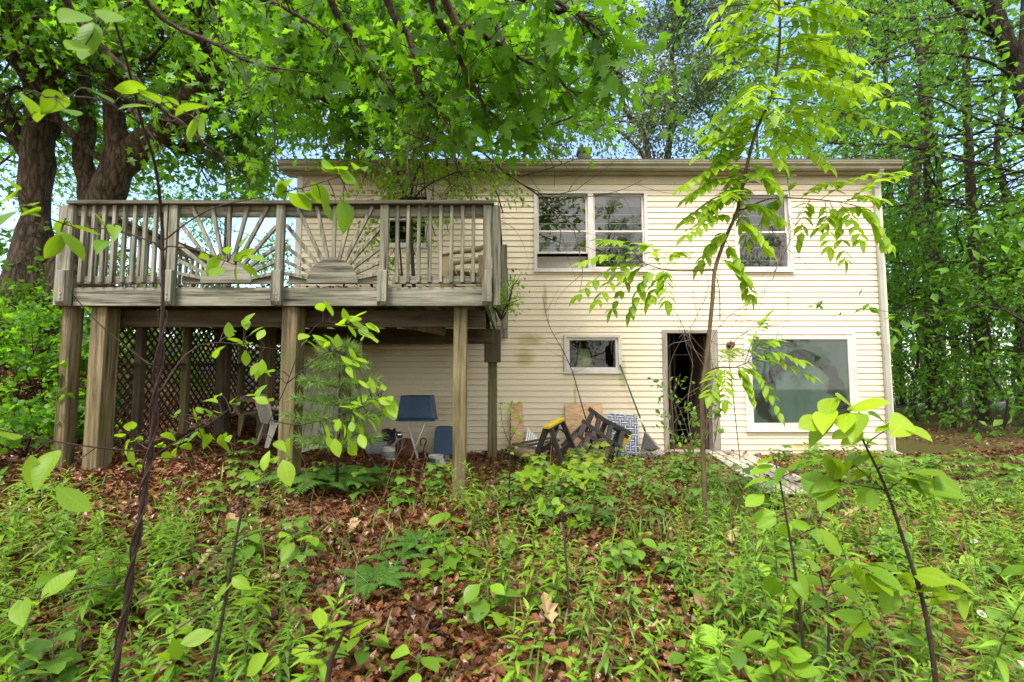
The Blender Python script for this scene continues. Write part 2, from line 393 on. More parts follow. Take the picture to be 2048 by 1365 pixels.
# ------------------------------------------------------------------ mesh helpers
class MB:
    def __init__(s): s.v = []; s.f = []; s.mi = []; s.cur = 0
    def add(s, vs, fs):
        o = len(s.v); s.v.extend([tuple(q) for q in vs])
        for f in fs: s.f.append([i + o for i in f]); s.mi.append(s.cur)
    def box(s, c, d, rot=None):
        hx, hy, hz = d[0] / 2, d[1] / 2, d[2] / 2
        vs = [Vector((x, y, z)) for x in (-hx, hx) for y in (-hy, hy) for z in (-hz, hz)]
        if rot is not None: vs = [rot @ q for q in vs]
        c = Vector(c)
        s.add([c + q for q in vs], [(0, 1, 3, 2), (4, 6, 7, 5), (0, 4, 5, 1), (2, 3, 7, 6), (0, 2, 6, 4), (1, 5, 7, 3)])
    def span(s, a, b):   # box from corner a to corner b
        s.box([(p + q) / 2 for p, q in zip(a, b)], [abs(q - p) for p, q in zip(a, b)])
    def bar(s, a, b, w, h, up=(0, 0, 1)):
        a, b = Vector(a), Vector(b); d = b - a; L = d.length
        z = d.normalized(); x = Vector(up).cross(z)
        if x.length < 1e-4: x = Vector((1, 0, 0)).cross(z)
        x.normalize(); y = z.cross(x)
        R = Matrix((x, y, z)).transposed()
        s.box((a + b) / 2, (w, h, L), R)
    def tube(s, path, radii, n=6, cap=True):
        P = [Vector(p) for p in path]
        if not hasattr(radii, '__len__'): radii = [radii] * len(P)
        ref = None; o = len(s.v); k = len(P)
        for i, p in enumerate(P):
            t = (P[min(i + 1, k - 1)] - P[max(i - 1, 0)])
            if t.length < 1e-9: t = Vector((0, 0, 1))
            t.normalize()
            if ref is None:
                ref = t.orthogonal().normalized()
            else:
                ref = ref - t * ref.dot(t)
                if ref.length < 1e-6: ref = t.orthogonal()
                ref.normalize()
            bi = t.cross(ref)
            for j in range(n):
                a = 2 * math.pi * j / n
                q = p + (ref * math.cos(a) + bi * math.sin(a)) * radii[i]
                s.v.append((q.x, q.y, q.z))
        for i in range(k - 1):
            for j in range(n):
                a, b = o + i * n + j, o + i * n + (j + 1) % n
                s.f.append([a, b, b + n, a + n]); s.mi.append(s.cur)
        if cap:
            s.f.append([o + j for j in range(n)][::-1]); s.mi.append(s.cur)
            s.f.append([o + (k - 1) * n + j for j in range(n)]); s.mi.append(s.cur)
    def lathe(s, prof, c, n=20, rot=None, squash=1.0):
        c = Vector(c); vs = []
        for r, z in prof:
            for j in range(n):
                a = 2 * math.pi * j / n
                q = Vector((r * math.cos(a), r * math.sin(a) * squash, z))
                if rot is not None: q = rot @ q
                vs.append(c + q)
        fs = []
        for i in range(len(prof) - 1):
            for j in range(n):
                a, b = i * n + j, i * n + (j + 1) % n
                fs.append((a, b, b + n, a + n))
        s.add(vs, fs)
    def prism(s, pts, ext):   # planar polygon of 3-D points, extruded by a vector
        pts = [Vector(p) for p in pts]; e = Vector(ext); k = len(pts)
        s.add(pts + [p + e for p in pts],
              [tuple(range(k))[::-1], tuple(range(k, 2 * k))] + [(i, (i + 1) % k, (i + 1) % k + k, i + k) for i in range(k)])
    def build(s, name, mat, parent=None, bevel=0.0, smooth=False):
        me = bpy.data.meshes.new(name)
        off = Vector((0, 0, 0)) if parent is None else wpos(parent)
        me.from_pydata([(x - off.x, y - off.y, z - off.z) for x, y, z in s.v], [], s.f)
        for m in (mat if isinstance(mat, (list, tuple)) else [mat]): me.materials.append(m)
        if any(s.mi): me.polygons.foreach_set('material_index', s.mi)
        if smooth: me.polygons.foreach_set('use_smooth', [True] * len(me.polygons))
        me.update()
        o = bpy.data.objects.new(name, me); COL.objects.link(o)
        if parent is not None: o.parent = parent
        if bevel:
            b = o.modifiers.new('bevel', 'BEVEL'); b.width = bevel; b.segments = 2; b.limit_method = 'ANGLE'
        return o

def wpos(o):
    p = Vector(o.location)
    while o.parent is not None:
        o = o.parent; p = p + Vector(o.location)
    return p

def tag(o, label=None, cat=None, group=None, kind=None):
    if label: o['label'] = label
    if cat: o['category'] = cat
    if group: o['group'] = group
    if kind: o['kind'] = kind
    return o

def thing(name, label, cat, loc, group=None):
    o = bpy.data.objects.new(name, None); COL.objects.link(o)
    o.location = loc; o.empty_display_size = 0.2
    return tag(o, label, cat, group)

def copy_tree(o, parent=None):
    c = o.copy(); COL.objects.link(c)
    if parent is not None: c.parent = parent
    for ch in list(o.children): copy_tree(ch, c)
    return c

def smoothpath(P, sub=4):
    P = [Vector(p) for p in P]
    if len(P) < 3: return P
    out = []
    for i in range(len(P) - 1):
        p0, p1, p2, p3 = P[max(i - 1, 0)], P[i], P[i + 1], P[min(i + 2, len(P) - 1)]
        for k in range(sub):
            t = k / sub
            out.append(0.5 * ((2 * p1) + (p2 - p0) * t + (2 * p0 - 5 * p1 + 4 * p2 - p3) * t * t + (3 * p1 - p0 - 3 * p2 + p3) * t ** 3))
    out.append(P[-1])
    return out

def taper(n, r0, r1, pw=1.0): return [r0 + (r1 - r0) * (i / max(1, n - 1)) ** pw for i in range(n)]

# ---- leaf templates: y runs from stalk to tip, x sideways, z out of the blade
def blade(width, rows=5, fold=0.12, droop=0.18, peak=0.45, tipw=0.0):
    V = []; F = []
    for i in range(rows + 1):
        t = i / rows
        w = width * 0.5 * (math.sin(math.pi * t ** (math.log(0.5) / math.log(peak))) ** 0.85 if 0 < t < 1 else 0)
        if i == 0: w = width * 0.04
        if i == rows: w = tipw
        z = -droop * t * t
        V += [(-w, t, z + fold * w), (0, t, z), (w, t, z + fold * w)]
    for i in range(rows):
        a = i * 3
        F += [(a, a + 1, a + 4, a + 3), (a + 1, a + 2, a + 5, a + 4)]
    return np.array(V, float), F

def star(outline, fold=0.10, centre=(0, 0.42), droop=0.12):
    """lobed leaf as a fan; outline lists the right half from stalk to tip"""
    R = outline; L = [(-x, y) for x, y in R[::-1] if abs(x) > 1e-6]
    pts = R + L
    V = [(centre[0], centre[1], 0)] + [(x, y, abs(x) * fold - droop * y * y) for x, y in pts]
    k = len(pts)
    return np.array(V, float), [(0, 1 + i, 1 + (i + 1) % k) for i in range(k)]
MAPLE = star([(0, 0.0), (0.10, 0.08), (0.30, 0.02), (0.27, 0.14), (0.42, 0.20), (0.26, 0.29), (0.36, 0.40), (0.53, 0.43), (0.44, 0.53), (0.50, 0.66),
              (0.33, 0.60), (0.15, 0.52), (0.15, 0.66), (0.22, 0.76), (0.10, 0.84), (0, 1.0)])
MAPLE_S = star([(0, 0.02), (0.28, 0.04), (0.22, 0.25), (0.52, 0.52), (0.17, 0.52), (0.16, 0.76), (0, 1.0)])
SEED = star([(0, 0.0), (0.25, 0.05), (0.48, 0.30), (0.50, 0.55), (0.30, 0.55), (0.22, 0.80), (0, 1.0)], 0.15, droop=0.2)
OVAL = blade(0.56, 6, 0.22, 0.22, 0.48)
BROAD = blade(0.72, 6, 0.2, 0.25, 0.50)
LEAFLET = blade(0.46, 5, 0.25, 0.15, 0.40)
LANCE = blade(0.21, 6, 0.3, 0.45, 0.40)
SIMPLE = blade(0.55, 2, 0.3, 0.2, 0.5)
BLADE = blade(0.05, 4, 0.3, 0.5, 0.35)
DEAD = star([(0, 0), (0.12, 0.12), (0.34, 0.22), (0.20, 0.36), (0.44, 0.52), (0.22, 0.62), (0.26, 0.80), (0, 1.0)], 0.45, droop=-0.35)
DEAD2 = blade(0.5, 3, 0.6, -0.4, 0.5)
NEEDLE = (np.array([(-0.006, 0, 0), (0.006, 0, 0), (0, 1, -0.06)], float), [(0, 1, 2)])

def unit(a):
    a = np.asarray(a, float); return a / np.maximum(np.linalg.norm(a, axis=-1, keepdims=True), 1e-9)

def leaf_arrays(T, pos, axis, nrm, size, tint, wj=None):
    V, F = T
    axis = unit(axis); nrm = np.asarray(nrm, float)
    nrm = unit(nrm - axis * np.sum(nrm * axis, 1, keepdims=True))
    side = np.cross(axis, nrm)
    N, k = len(pos), len(V)
    sz = np.asarray(size, float).reshape(-1, 1, 1)
    w = 1.0 if wj is None else np.asarray(wj).reshape(-1, 1, 1)
    P = pos[:, None, :] + sz * (V[None, :, 0:1] * w * side[:, None, :] + V[None, :, 1:2] * axis[:, None, :] + V[None, :, 2:3] * nrm[:, None, :])
    ls = np.array([i for f in F for i in f]); lt = np.array([len(f) for f in F])
    loops = (ls[None, :] + (np.arange(N) * k)[:, None]).ravel()
    tot = np.tile(lt, N)
    return P.reshape(-1, 3), loops, tot, np.repeat(tint, k), np.tile(V, (N, 1))

def build_leaves(name, chunks, mat, parent=None, smooth=False, extra=None, luv=True):
    """chunks: list of (verts, loops, totals, tint[, material index]) joined into one mesh; extra: MB of stems put in slot 1"""
    vs, ls, ts, tn, ms, lvs = [], [], [], [], [], []; o = 0
    for ch in chunks:
        vs.append(ch[0]); ls.append(ch[1] + o); ts.append(ch[2]); tn.append(ch[3]); o += len(ch[0])
        ms.append(np.full(len(ch[2]), 0)); lvs.append(ch[4])
    if extra is not None and extra.v:
        ev = np.array(extra.v); vs.append(ev)
        ls.append(np.array([i for f in extra.f for i in f]) + o); t = np.array([len(f) for f in extra.f]); ts.append(t)
        lvs.append(np.full((len(ev), 3), 9.0)); tn.append(np.full(len(ev), 0.5)); ms.append(np.full(len(t), 1))
    lv = np.concatenate(lvs) if luv else None
    vs = np.concatenate(vs); ls = np.concatenate(ls); ts = np.concatenate(ts); tn = np.concatenate(tn); ms = np.concatenate(ms)
    if parent is not None: vs = vs - np.array(wpos(parent))
    me = bpy.data.meshes.new(name)
    me.vertices.add(len(vs)); me.vertices.foreach_set('co', vs.astype(np.float32).ravel())
    me.loops.add(len(ls)); me.loops.foreach_set('vertex_index', ls.astype(np.int32))
    me.polygons.add(len(ts))
    st = np.zeros(len(ts), np.int32); st[1:] = np.cumsum(ts)[:-1]
    me.polygons.foreach_set('loop_start', st); me.polygons.foreach_set('loop_total', ts.astype(np.int32))
    me.polygons.foreach_set('material_index', ms.astype(np.int32))
    me.polygons.foreach_set('use_smooth', np.full(len(ts), smooth))
    if lv is not None:
        at = me.attributes.new('luv', 'FLOAT_VECTOR', 'POINT'); at.data.foreach_set('vector', lv.astype(np.float32).ravel())
    a = me.attributes.new('tint', 'FLOAT', 'POINT'); a.data.foreach_set('value', np.clip(tn, 0, 1).astype(np.float32))
    for m in (mat if isinstance(mat, (list, tuple)) else [mat]): me.materials.append(m)
    me.update(calc_edges=True)
    ob = bpy.data.objects.new(name, me); COL.objects.link(ob)
    if parent is not None: ob.parent = parent
    return ob

def rvec(n, rng=None):
    rng = rng or RNG
    return unit(rng.normal(size=(n, 3)))

def foliage(anchors, dirs, per, size, T, jit=0.12, up=0.7, droop=0.35, rng=None, sj=0.3, clump=0.25):
    """leaves scattered round twig points: returns one chunk"""
    rng = rng or RNG
    A = np.repeat(np.asarray(anchors, float), per, 0); D = np.repeat(np.asarray(dirs, float), per, 0)
    n = len(A)
    pos = A + rng.normal(size=(n, 3)) * jit
    ax = unit(D * 0.5 + rvec(n, rng) * 0.9 + np.array([0, 0, -droop]))
    nr = unit(np.array([0, 0, up]) + rvec(n, rng) * 0.75)
    ct = np.repeat(rng.uniform(-clump, clump, len(anchors)), per)
    tint = np.clip(0.5 + ct + rng.normal(size=n) * 0.2, 0, 1)
    return leaf_arrays(T, pos, ax, nr, size * (1 + rng.uniform(-sj, sj, n)), tint, 1 + rng.uniform(-.15, .15, n))

# ------------------------------------------------------------------ terrain
def clamp(v, a=0.0, b=1.0): return np.minimum(np.maximum(v, a), b)
def gz(x, y):
    x = np.asarray(x, float); y = np.asarray(y, float)
    L = clamp((-x - 1.5) / 3.35, 0, 2.6); L = np.where(L < 0.25, L * L * 2, L - 0.125)
    back = clamp((y - 5.2) / 3.4, 0, 1.5)
    front = clamp((y - 0.5) / 5.0)
    z = L * (0.27 * front + 0.50 * back) - 0.18 * (1 - clamp(y / 5.0))
    R = clamp((x - 6.8) / 8)
    z = z + R * 0.35 * clamp((y - 4) / 6)
    z = z - 0.035 * clamp((y - 18) / 40) * 40
    z = z + 0.025 * np.sin(x * 2.3 + 1.3 * np.sin(y * 1.7)) + 0.02 * np.sin(y * 3.1 + x * 1.1)
    return z
def GZ(x, y): return float(gz(x, y))
def G(px, py):
    """ground point seen at a photo pixel"""
    d = U(px, py, 1.0) - Vector((0, 0, CAMZ)); t = 1.0
    while t < 60:
        p = Vector((d.x * t, t, CAMZ + d.z * t))
        if p.z < GZ(p.x, p.y): return Vector((p.x, p.y, GZ(p.x, p.y)))
        t += 0.02
    return p
xs = np.concatenate([np.linspace(-90, -14, 26)[:-1], np.linspace(-14, 16, 170), np.linspace(16, 110, 26)[1:]])
ys = np.concatenate([np.linspace(-50, -1, 20)[:-1], np.linspace(-1, 16, 120), np.linspace(16, 150, 34)[1:]])
XX, YY = np.meshgrid(xs, ys)
ZZ = gz(XX, YY)
nx = len(xs)
gm = MB(); gm.v = list(zip(XX.ravel().tolist(), YY.ravel().tolist(), ZZ.ravel().tolist()))
gm.f = [[j * nx + i, j * nx + i + 1, (j + 1) * nx + i + 1, (j + 1) * nx + i] for j in range(len(ys) - 1) for i in range(nx - 1)]
gm.mi = [0] * len(gm.f)
tag(gm.build('ground', M['ground'], smooth=True), kind='structure', label='leaf-littered and mossy yard ground')
# ================================================================== HOUSE
YW = 8.8
XL, XR = U(590, 600, YW).x, U(1772, 630, YW).x
ZT = U(1200, 352, YW).z           # top of wall under soffit
house = thing('house', 'cream vinyl-sided two-storey house with white gutter and flat-looking roofline', 'house', (0, YW, 0))
def rect(px0, px1, py0, py1):
    a, b = U(px0, py1, YW), U(px1, py0, YW)
    m0, m1 = U(px0, (py0 + py1) / 2, YW).x, U(px1, (py0 + py1) / 2, YW).x
    return [m0, m1, a.z, b.z]
OP = dict(pair=rect(1070, 1292, 385, 542), rightup=rect(1470, 1580, 388, 542), deckwin=rect(772, 858, 385, 494),
          low=rect(1130, 1240, 672, 744), door=rect(1330, 1433, 667, 906), picture=rect(1490, 1710, 666, 860))
OP['door'][2] = 0.0
wall = MB()
EXP = 0.1035
z = -0.25; OUT = 0.013; LIP = 0.0065; k = 0
opens = list(OP.values())
while z < ZT:
    z1 = min(z + EXP, ZT)
    def strip(x0, x1, za, zb):
        if zb - za < 0.002: return
        oa = OUT * (1 - (za - z) / EXP) ; ob = OUT * (1 - (zb - z) / EXP)
        zt_ = zb - LIP if (zb == z1 and zb - za > .02) else zb
        wall.add([(x0, YW - oa - .003, za), (x1, YW - oa - .003, za), (x1, YW - ob - .003, zt_), (x0, YW - ob - .003, zt_),
                  (x0, YW + .02, za), (x1, YW + .02, za)], [(0, 1, 2, 3), (4, 5, 1, 0)])
        if zt_ < zb: wall.add([(x0, YW - ob - .003, zt_), (x1, YW - ob - .003, zt_), (x1, YW + .02, zt_), (x0, YW + .02, zt_), (x1, YW + .02, zb), (x0, YW + .02, zb)], [(0, 1, 2, 3), (3, 2, 4, 5)])
    bx = sorted({XL, XR} | {q for o in opens if o[3] > z and o[2] < z1 for q in o[:2]})
    for x0, x1 in zip(bx, bx[1:]):
        xm = (x0 + x1) / 2
        o = [o for o in opens if o[0] < xm < o[1] and o[3] > z and o[2] < z1]
        if not o: strip(x0, x1, z, z1)
        else:
            strip(x0, x1, z, min(z1, o[0][2])) if o[0][2] > z else None
            strip(x0, x1, max(z, o[0][3]), z1) if o[0][3] < z1 else None
    z = z1; k += 1
# lap joints: short vertical seams
for _ in range(26):
    zz = -0.25 + EXP * random.randint(6, 42); xx = random.uniform(XL + .3, XR - .3)
    if any(o[0] - .1 < xx < o[1] + .1 and o[2] - .1 < zz < o[3] + .1 for o in opens): continue
    wall.box((xx, YW - .012, zz + EXP / 2), (0.003, 0.012, EXP * .96), Matrix.Rotation(-.13, 3, 'X'))
YB_ = YW + 7.5
wall.span((XL, YW + .001, -.4), (XL + .12, YB_, ZT)); wall.span((XR - .12, YW + .001, -.4), (XR, YB_, ZT)); wall.span((XL + .12, YB_ - .12, -.4), (XR - .12, YB_, ZT))
wall.build('wall', M['siding'], house)
# gable triangles are hidden behind the eaves; rooms
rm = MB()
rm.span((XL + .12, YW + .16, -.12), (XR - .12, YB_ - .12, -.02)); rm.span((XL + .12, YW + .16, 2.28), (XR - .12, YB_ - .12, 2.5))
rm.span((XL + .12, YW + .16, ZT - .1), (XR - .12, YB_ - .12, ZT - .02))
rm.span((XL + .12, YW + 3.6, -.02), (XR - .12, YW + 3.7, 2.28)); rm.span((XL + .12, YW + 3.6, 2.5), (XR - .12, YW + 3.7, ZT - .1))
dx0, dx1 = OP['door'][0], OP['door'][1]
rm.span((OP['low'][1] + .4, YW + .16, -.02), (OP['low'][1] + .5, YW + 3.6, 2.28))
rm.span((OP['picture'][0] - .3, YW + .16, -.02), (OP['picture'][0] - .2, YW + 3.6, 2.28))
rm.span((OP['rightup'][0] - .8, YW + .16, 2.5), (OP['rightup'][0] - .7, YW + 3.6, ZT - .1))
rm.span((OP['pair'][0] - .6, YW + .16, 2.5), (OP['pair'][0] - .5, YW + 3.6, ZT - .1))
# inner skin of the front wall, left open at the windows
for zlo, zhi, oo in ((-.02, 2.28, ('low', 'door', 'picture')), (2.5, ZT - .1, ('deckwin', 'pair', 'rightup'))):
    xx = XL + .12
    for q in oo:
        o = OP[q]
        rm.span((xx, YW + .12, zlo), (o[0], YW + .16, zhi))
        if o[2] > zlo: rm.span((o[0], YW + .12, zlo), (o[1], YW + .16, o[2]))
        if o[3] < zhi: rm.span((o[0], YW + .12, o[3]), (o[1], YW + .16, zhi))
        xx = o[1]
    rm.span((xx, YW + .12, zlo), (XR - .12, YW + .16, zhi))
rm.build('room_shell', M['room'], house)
st = MB()
for dx, dy in ((.30, 1.1), (.52, 1.4), (.78, 1.9), (.62, 2.6)):
    st.span((dx0 + dx, YW + dy, -.02), (dx0 + dx + .045, YW + dy + .09, 2.28))
st.build('interior_stud', M['frame_z'], house)
# corner trim
for x0, x1 in ((XL - .02, XL + .085), (XR - .085, XR + .02)):
    c = MB(); c.span((x0, YW - .03, -.22), (x1, YW + .06, ZT)); c.build('corner_trim', M['siding'] if x0 > 0 else M['trim'], house, .004)
fr = MB(); fr.span((XL, YW - .022, ZT - .16), (XR, YW - .003, ZT)); fr.build('frieze_board', M['soffit'], house, .003)
# eave: soffit, fascia, gutter, roof
YG = 8.585
ZS = ZT
GX0, GX1 = U(562, 326, YG).x, U(1797, 328, YG).x
so = MB(); so.span((GX0 + .02, YG + .1, ZS), (GX1 - .02, YW + .1, ZS + .02))
x = GX0 + .05
while x < GX1 - .1:
    so.span((x, YG + .1, ZS - .006), (x + .012, YW - .03, ZS - .0005)); x += .075
so.build('soffit', M['soffit'], house)
ZG1, ZG0 = U(1200, 319, YG - .12).z, U(1200, 338, YG - .05).z
ZG0 = max(ZG0, ZS - .02)
fa = MB(); fa.span((GX0, YG + .06, ZS - .015), (GX1, YG + .0985, ZG1 + .02)); fa.build('fascia', M['gutter'], house)
gu = MB()
pf = [(.06, ZG1), (.06, ZG0), (-.03, ZG0), (-.045, ZG0 + .02), (-.045, ZG0 + .055), (-.085, ZG0 + .085), (-.09, ZG1 - .02), (-.10, ZG1 - .015), (-.10, ZG1), (-.075, ZG1), (-.07, ZG0 + .09), (-.03, ZG0 + .06), (-.03, ZG0 + .012), (.045, ZG0 + .012), (.045, ZG1)]
gu.prism([(GX0 - .02, YG + a, b) for a, b in pf], (GX1 - GX0 + .04, 0, 0))
for xx in (GX0 - .021, GX1 + .018): gu.prism([(xx, YG + a, b) for a, b in pf[:9]], (.004, 0, 0))
gu.build('gutter', M['gutter'], house)
ro = MB()
rs = math.tan(math.radians(15)); yr = (YG + YB_ + .4) / 2
for sg in (0, 1):
    ya, yb = (YG - .03, yr) if sg == 0 else (YB_ + .43, yr)
    za = ZG1 + .022; zb = za + abs(yb - ya) * rs
    ro.add([(GX0, ya, za), (GX1, ya, za), (GX1, yb, zb), (GX0, yb, zb), (GX0, ya, za + .03), (GX1, ya, za + .03), (GX1, yb, zb + .03), (GX0, yb, zb + .03)],
           [(0, 1, 2, 3), (4, 5, 6, 7), (0, 1, 5, 4), (1, 2, 6, 5), (3, 0, 4, 7)])
roof = ro.build('roof', M['shingle'], house)
ch = MB(); p = U(1168, 300, 10.2)
ch.lathe([(.17, -1.0), (.17, -.10), (.20, -.10), (.215, -.03), (.19, 0), (.0, .0)], (p.x, p.y, p.z), 4, Matrix.Rotation(math.pi / 4, 3, 'Z'))
ch.build('roof_vent', M['dullvent'], roof)
db = MB()
for _ in range(70):
    x = random.uniform(GX0, GX1); db.box((x, YG - .05, ZG1 + .004), (.06, .05, .012), Matrix.Rotation(random.uniform(-1, 1), 3, 'Z') @ Matrix.Rotation(random.uniform(-.5, .5), 3, 'X'))
db.build('gutter_debris', M['dead'], house)

def ring(mb, o, w, y0, y1):
    x0, x1, z0, z1 = o
    mb.span((x0, y0, z1 - w), (x1, y1, z1)); mb.span((x0, y0, z0), (x1, y1, z0 + w))
    mb.span((x0, y0, z0 + w), (x0 + w, y1, z1 - w)); mb.span((x1 - w, y0, z0 + w), (x1, y1, z1 - w))
def window(o, kind, label):
    x0, x1, z0, z1 = o
    w = MB(); ring(w, [x0 - .02, x1 + .02, z0 - .02, z1 + .02], .055, YW - .045, YW + .10)
    wo = w.build('window', M['trim'], house, .004); tag(wo, label)
    lip = MB(); lip.span((x0 - .035, YW - .06, z0 - .034), (x1 + .035, YW - .0455, z0 - .012)); lip.build('sill', M['trim'], wo, .003)
    return wo
def sash(wo, o, y, w=.034, mat='trim'):
    s = MB(); ring(s, o, w, y, y + .03); s.build('sash', M[mat], wo, .003)
def pane(wo, o, y, mat):
    s = MB(); s.add([(o[0], y, o[2]), (o[1], y, o[2]), (o[1], y, o[3]), (o[0], y, o[3])], [(0, 1, 2, 3)]); s.build('pane', M[mat], wo)
def hung(wo, x0, x1, z0, z1, gm_, raised=False):
    zm = z0 + (z1 - z0) * .49
    sash(wo, [x0, x1, zm - .02, z1], YW + .02); pane(wo, [x0 + .034, x1 - .034, zm + .014, z1 - .034], YW + .038, gm_)
    zb = z0 + ((z1 - z0) * .20 if raised else 0)
    sash(wo, [x0, x1, zb, zm + .025], YW - .015); pane(wo, [x0 + .034, x1 - .034, zb + .034, zm - .009], YW + .003, gm_)
    bl = MB()
    for zz in (.9, .74, .62, .38, .30, .12):
        bl.span((x0 + .03, YW + .085, z0 + (z1 - z0) * zz), (x1 - .03, YW + .09, z0 + (z1 - z0) * zz + .008))
    for i in range(9): bl.span((x0 + .03, YW + .082, z1 - .07 - i * .016), (x1 - .03, YW + .10, z1 - .064 - i * .016))
    bl.build('blind', M['blind'], wo)
o = OP['pair']; wo = window(o, 'pair', 'white twin double-hung window, left sash raised'); xm = (o[0] + o[1]) / 2
mu = MB(); mu.span((xm - .05, YW - .043, o[2] + .036), (xm + .05, YW + .09, o[3] - .036)); mu.build('mullion', M['trim'], wo, .003)
hung(wo, o[0] + .035, xm - .05, o[2] + .036, o[3] - .036, 'glass', True); hung(wo, xm + .05, o[1] - .035, o[2] + .036, o[3] - .036, 'glass')
sc = MB(); sc.span((o[0] + .04, YW + .06, o[2] + .04), (xm - .06, YW + .063, o[2] + .27)); sc.build('inner_curtain', M['blind'], wo)
o = OP['rightup']; wo = window(o, 'one', 'white double-hung upper window behind the sapling')
hung(wo, o[0] + .035, o[1] - .035, o[2] + .036, o[3] - .036, 'glass')
o = OP['deckwin']; wo = window(o, 'one', 'white double-hung window behind the deck railing')
hung(wo, o[0] + .035, o[1] - .035, o[2] + .036, o[3] - .036, 'glassdark')
o = OP['low']; wo = window(o, 'one', 'small white hopper window at ground level')
sash(wo, [o[0] + .03, o[1] - .03, o[2] + .03, o[3] - .03], YW - .01, .05); pane(wo, [o[0] + .08, o[1] - .08, o[2] + .08, o[3] - .08], YW + .006, 'glassdark')
o = OP['picture']; wo = window(o, 'one', 'large fogged picture window in wide pale frame')
sash(wo, [o[0] + .02, o[1] - .02, o[2] + .02, o[3] - .02], YW - .036, .10, 'trim'); pane(wo, [o[0] + .12, o[1] - .12, o[2] + .12, o[3] - .12], YW - .014, 'fog')
# lamp inside low window
o = OP['low']; q = U(1166, 716, YW + .45)
lamp = thing('table_lamp', 'pale yellow lamp shade seen dimly through the small low window', 'lamp', (q.x, q.y, 1.0))
l_ = MB(); l_.lathe([(.19, q.z - .17), (.11, q.z + .16), (.105, q.z + .16), (.185, q.z - .17)], (q.x, q.y, 0), 20); l_.build('lamp_shade', M['shade'], lamp, smooth=True)
l_ = MB(); l_.lathe([(.0, 1.0), (.10, 1.0), (.09, 1.03), (.03, 1.06), (.06, 1.2), (.02, q.z - .1), (.0, q.z - .1)], (q.x, q.y, 0), 14); l_.build('lamp_base', M['terracotta'], lamp, smooth=True)
sh = thing('side_table', 'dark side table under the lamp inside the low window', 'table', (q.x, q.y, 0)); l_ = MB()
l_.span((q.x - .35, q.y - .22, .95), (q.x + .35, q.y + .22, 1.0)); l_.build('table_top', M['darkw_x'], sh)
for sx in (-.3, .3):
    for sy in (-.18, .18):
        l_ = MB(); l_.span((q.x + sx - .03, q.y + sy - .03, -.02), (q.x + sx + .03, q.y + sy + .03, .95)); l_.build('leg', M['darkw_z'], sh)
# door opening
o = OP['door']
df = MB()
for x0, x1 in ((o[0] - .04, o[0] + .05), (o[1] - .10, o[1] + .04)):
    df.span((x0, YW - .035, 0.0), (x1, YW + .14, o[3] + .0))
df.build('door_frame', M['frame_z'], house, .004)
df = MB(); df.span((o[0] - .04, YW - .036, o[3] + .001), (o[1] + .04, YW + .14, o[3] + .06)); df.build('door_head', M['frame_x'], house, .004)
df = MB(); df.span((o[0] + .051, YW - .06, -.01), (o[1] - .101, YW + .15, .055)); df.build('threshold', M['concrete'], house, .008)
# door leaf swung inwards
dl = MB(); dl.span((o[1] - .14, YW + .16, .06), (o[1] - .10, YW + .95, o[3] - .03)); dl.build('door', M['darkw_z'], house, .004)
# downspout
dp = MB()
xd = XR - .11
def ds(path, w=.075, d=.055):
    for a, b in zip(path, path[1:]): dp.bar(a, b, w, d, up=(0, 1, 0))
ds([(xd, YG - .02, ZG0 + .01), (xd, YG + .03, ZG0 - .07), (xd, YW - .10, ZS - .22), (xd, YW - .075, ZS - .27), (xd, YW - .075, 1.9)])
ds([(xd + .012, YW - .075, 1.92), (xd + .012, YW - .075, .12)], .085, .062)
spo = dp.build('downspout', M['spout'], house, .006)
el = MB()
path = smoothpath([(xd + .012, YW - .075, .14), (xd + .02, YW - .08, .06), (xd + .07, YW - .12, .005), (xd + .17, YW - .17, -.03)], 10)
el.tube(path, [.05 + .005 * (i % 2) for i in range(len(path))], 10); el.build('elbow', M['spout'], spo, smooth=False)
# outside lamp fixture with nest
q = U(1460, 690, YW - .07)
fx = MB(); fx.lathe([(0, -.04), (.055, -.04), (.055, .0), (.03, .05), (.0, .05)], (q.x, YW - .02, q.z), 14, Matrix.Rotation(math.pi / 2, 3, 'X')); fx.build('wall_light_fitting', M['trim'], house, smooth=True)
ns = MB()
for i in range(90):
    a = rvec(2); c = Vector((q.x + .01, q.y - .02, q.z)) ; d = Vector(a[0]) * .06; e = Vector(a[1]) * .075
    ns.tube([c + d, c + (d + e) * .6, c + e], .004, 3)
tag(ns.build('bird_nest', M['nest']), 'brown ball of twigs stuck on the wall beside the door', 'nest')

# ================================================================== DECK
YF = 5.5
def X_(px, py=500, Y=YF): return U(px, py, Y).x
def Z_(py, Y=YF, px=560): return U(px, py, Y).z
deck = thing('deck', 'weathered grey raised deck with sunburst railing and lattice skirt', 'deck', (X_(560), 7.1, 0.2))
zc1, zc0 = Z_(406), Z_(413); zr0 = Z_(434); zb1, zb0 = Z_(553), Z_(568); zf1, zf0 = Z_(576), Z_(612)
xa, xb = X_(140), X_(988)
def part(name, mat, bev=.004, parent=deck):
    def f(mb): return mb.build(name, M[mat], parent, bev)
    return f
DYB = YW - .06
